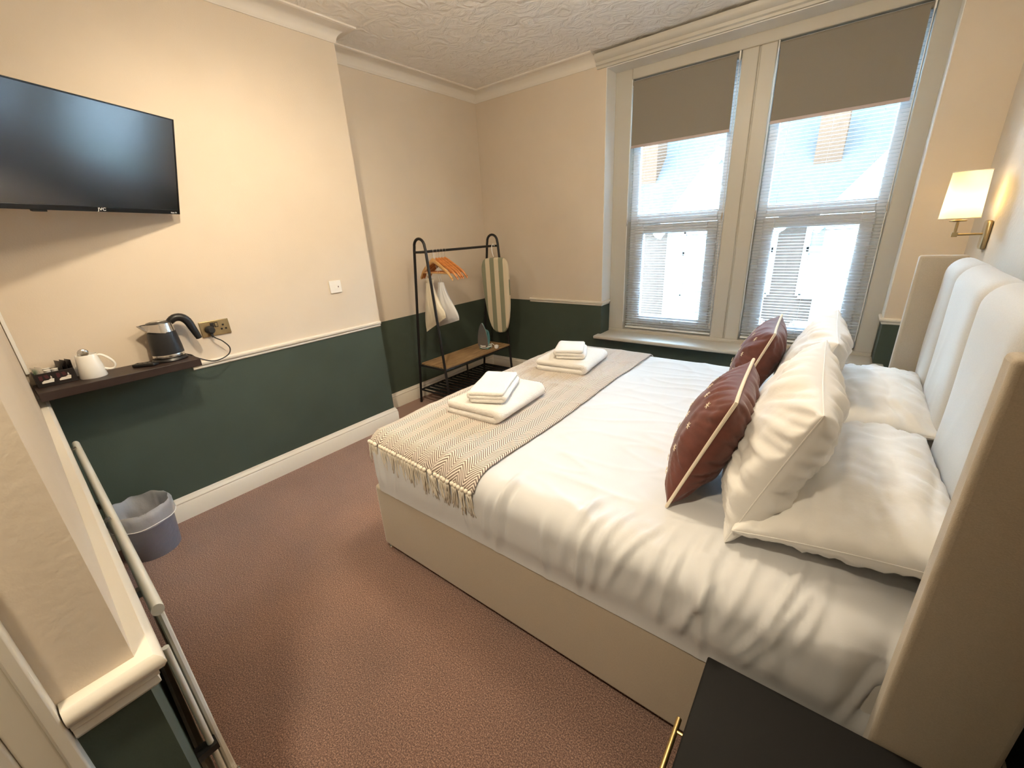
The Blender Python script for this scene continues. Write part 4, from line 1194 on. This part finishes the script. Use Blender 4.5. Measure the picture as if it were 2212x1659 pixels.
# hangers
def hanger(y, rot, label, mat, dx=0.0, grp='wooden coat hangers'):
    t = thing('coat_hanger', label, 'hanger', (CXC + dx, y, 1.352), (0, 0, rot), grp)
    hk = [(0.0, 0, -0.055), (0.0, 0, -0.020), (0.014, 0, -0.004), (0.0135, 0, 0.010), (0.0, 0, 0.0145), (-0.0125, 0, 0.009), (-0.0135, 0, 0.0)]
    MB().tube(spline(hk, 4), 0.0016, 6).build('hook', 'chrome', t, local=True)
    top, bot = [], []
    W = 0.205
    nseg = 24
    def zc(u):
        return -0.072 - 0.128 * (abs(u) ** 1.15) - 0.020 * smooth01(0.8, 1, abs(u))
    mb = MB()
    def f(i, j):
        u = 2 * i - 1
        wdt = 0.005 + 0.004 * abs(u); hgt = 0.021 - 0.007 * abs(u)
        a = 2 * PI * j
        return (W * u, wdt * math.cos(a) + 0.016 * u * u, zc(u) + hgt * math.sin(a))
    mb.grid(f, nseg, 10)
    o = mb.build('shoulder_bar', mat, t, local=True, auto=False)
    MB().tube([(-W * 0.80, 0.010, zc(0.8) - 0.004), (W * 0.80, 0.010, zc(0.8) - 0.004)], 0.006, 8).build('trouser_bar', mat, t, local=True)
    return t
hanger(2.425, -0.06, 'pale wooden coat hanger nearest the camera, in front of the rack end', 'hanger_wood_pale')
hanger(2.465, 0.05, 'orange wooden coat hanger, second from the near end of the rack', 'hanger_wood')
hanger(2.497, 0.10, 'orange wooden coat hanger, third from the near end of the rack', 'hanger_wood')
hanger(2.530, 0.06, 'orange wooden coat hanger, fourth from the near end of the rack', 'hanger_wood')
hanger(2.566, 0.12, 'orange wooden coat hanger, farthest from the camera', 'hanger_wood')
# drawstring laundry bag
bgx, bgy = -2.70, 2.372
bagt = thing('laundry_bag', 'cream drawstring cloth bag hanging from the clothes rack', 'bag', (bgx, bgy, 0.68))
def bag(i, j):
    a = 2 * PI * i
    q = smooth01(0.0, 1.0, j) ** 0.85
    xl, xr = -0.045 - 0.075 * q, 0.030 + 0.115 * q
    th = 0.018 + 0.026 * math.sin(min(1, j * 1.05) * PI) * (j < 0.97)
    x = (xl + xr) / 2 + (xr - xl) / 2 * math.cos(a); y = th * math.sin(a) * (1 - 0.9 * smooth01(0.9, 1, j))
    fold = 0.012 * N3(math.cos(a) * 5 + math.sin(a) * 6, j * 1.2, 3) * (1 - j * 0.6)
    z = 1.105 - 0.43 * j + 0.55 * (x - xl) * smooth01(0.2, 1.0, j)
    return (bgx + x + 0.3 * fold, bgy + y + fold, z)
MB().grid(bag, 48, 30, closed_u=True).build('pouch', 'calico', bagt, auto=False)
MB().grid(lambda i, j: (bgx + (0.034 + 0.012 * j) * math.cos(2 * PI * i) * (1 + 0.15 * N3(math.cos(6 * i), math.sin(6 * i), 2)), bgy + (0.018 + 0.006 * j) * math.sin(2 * PI * i), 1.103 + 0.030 * j), 32, 4, closed_u=True).build('gathered_neck', 'calico', bagt, auto=False)
for dx in (-0.030, -0.012, 0.006, 0.018):
    MB().tube([(bgx + dx, bgy - 0.004, 1.105), (bgx + dx * 0.9, bgy - 0.003, 1.20), (bgx + dx * 0.5, bgy - 0.002, 1.362)], 0.0014, 5).build('drawstring', 'calico', bagt)
bag2 = thing('laundry_bag', 'white cloth bag hanging behind the cream drawstring bag', 'bag', (bgx + 0.09, bgy + 0.09, 0.75))
def bagw(i, j):
    a = 2 * PI * i
    q = smooth01(0.0, 1.0, j) ** 0.85
    x = 0.03 * q + (0.030 + 0.115 * q) * math.cos(a); y = (0.016 + 0.020 * math.sin(j * PI)) * math.sin(a) * (1 - 0.9 * smooth01(0.9, 1, j))
    f_ = 0.010 * N3(math.cos(a) * 5 + math.sin(a) * 6, j * 1.2, 13) * (1 - j * 0.6)
    return (bgx + 0.05 + x, bgy + 0.075 + y + f_, 1.10 - 0.36 * j + 0.30 * x * smooth01(0.2, 1, j))
MB().grid(bagw, 40, 24, closed_u=True).build('pouch', 'white_cotton', bag2, auto=False)
for dx in (-0.010, 0.010):
    MB().tube([(bgx + 0.05 + dx, bgy + 0.075, 1.10), (bgx + 0.03 + dx, bgy + 0.07, 1.22), (bgx + 0.005, bgy + 0.06, 1.363)], 0.0014, 5).build('drawstring', 'white_cotton', bag2)
# ironing board hung on the far end
ib = thing('ironing_board', 'small ironing board in green striped cover hanging on the clothes rack', 'ironing board', (-2.615, 3.135, 0.52))
def ib_out(n=40):
    pts = []
    for k in range(n):
        t = k / n * 2 * PI
        c, s = math.cos(t), math.sin(t)
        zz = math.copysign(abs(s) ** 0.75, s)
        wtop, wbot = 0.160, 0.150
        if s >= 0:
            x = 0.163 * math.copysign(abs(c) ** 0.42, c); z = 0.20 + 0.155 * abs(s) ** 0.62
        else:
            x = 0.163 * math.copysign(abs(c) ** 0.62, c); z = 0.20 - 0.565 * abs(s) ** 0.95
        pts.append((x, z))
    return pts
out = ib_out()
mbb = MB(); n = len(out)
for (sc, yy) in ((0.90, -0.020), (0.97, -0.0175), (1.0, -0.010), (1.0, 0.006), (0.97, 0.012)):
    for (x, z) in out:
        mbb.v.append(Vector((x * sc, yy, 0.0 + (z - 0.0) * (1 - (1 - sc) * 0.6))))
for q in range(4):
    for k in range(n):
        k2 = (k + 1) % n
        mbb.f.append((q * n + k, q * n + k2, (q + 1) * n + k2, (q + 1) * n + k))
mbb.f.append(tuple(range(n))); mbb.f.append(tuple(range(5 * n - 1, 4 * n - 1, -1)))
mbb.xf(Matrix.Rotation(-0.035, 4, 'Y'))
cov = mbb.build('cover', 'striped_cover', ib, local=True)
cov.location = Vector((-2.613, 3.135, 0.893)) - ORG[ib]
MB().tube(spline([(-2.640, 3.145, 1.255), (-2.655, 3.145, 1.30), (-2.660, 3.15, 1.345), (-2.655, 3.165, 1.370), (-2.650, 3.178, 1.352)], 5), 0.004, 8).build('hook', 'white_plastic', ib)
MB().tube([(-2.66, 3.152, 0.75), (-2.66, 3.152, 1.15)], 0.007, 8).tube([(-2.57, 3.152, 0.75), (-2.57, 3.152, 1.15)], 0.007, 8).build('folded_legs', 'black_metal', ib)
# steam iron standing on its heel
irn = thing('steam_iron', 'teal and grey steam iron standing on its heel on the rack shelf', 'iron', (-2.665, 2.965, 0.397), (0, 0, math.radians(12)))
ORG[irn] = Vector((0, 0, 0))
# local: +z up (toe up), sole faces -y
def sole_w(t): return 0.056 * (1 - max(0, (t - 0.12) / 0.88) ** 2.2) ** 0.75 * smooth01(-0.15, 0.12, t) 
nz = 22
sm_ = MB()
L_ = 0.245
prof = [(sole_w(k / nz), 0.018 + L_ * k / nz) for k in range(nz + 1)]
poly = [(w, z) for w, z in prof] + [(-w, z) for w, z in reversed(prof[:-1])]
sm_.prism(poly, -0.052, -0.046, 'y').build('sole_plate', 'iron_sole', irn, local=True, bevel=0.001)
def body(i, j):
    t = j; w = sole_w(t) * 0.96 + 0.0005
    a = PI * i
    dpt = 0.070 * (1 - 0.75 * t) + 0.004
    return (w * math.cos(a), -0.046 + dpt * math.sin(a) ** 0.8, 0.018 + L_ * 0.985 * t)
MB().grid(body, 24, 24).build('body', 'iron_teal', irn, local=True, auto=False)
MB().box(-0.050, 0.050, -0.046, 0.055, 0.0, 0.022).build('heel', 'iron_teal', irn, local=True, bevel=0.010, seg=3)
MB().tube(spline([(0, 0.040, 0.02), (0, 0.070, 0.05), (0, 0.074, 0.10), (0, 0.060, 0.15), (0, 0.020, 0.175)], 4), 0.012, 10).build('handle', 'iron_teal', irn, local=True, auto=False)
cd = []
for k in range(70):
    a = 2 * PI * k / 22
    cd.append((0.060 * math.cos(a), 0.004 + 0.062 * math.sin(a), 0.010 + 0.033 * k / 70 + 0.003 * math.sin(k)))
cd += [(0.075, 0.03, 0.035), (0.095, 0.02, 0.020), (0.115, 0.0, 0.022)]
MB().tube(cd, 0.0033, 6).build('flex', 'white_plastic', irn, local=True)
MB().lathe([(0.0, 0.0), (0.019, 0.001), (0.022, 0.012), (0.016, 0.030), (0.0, 0.034)], (0.118, -0.005, 0.022), 14, 'y').build('plug', 'white_plastic', irn, local=True)
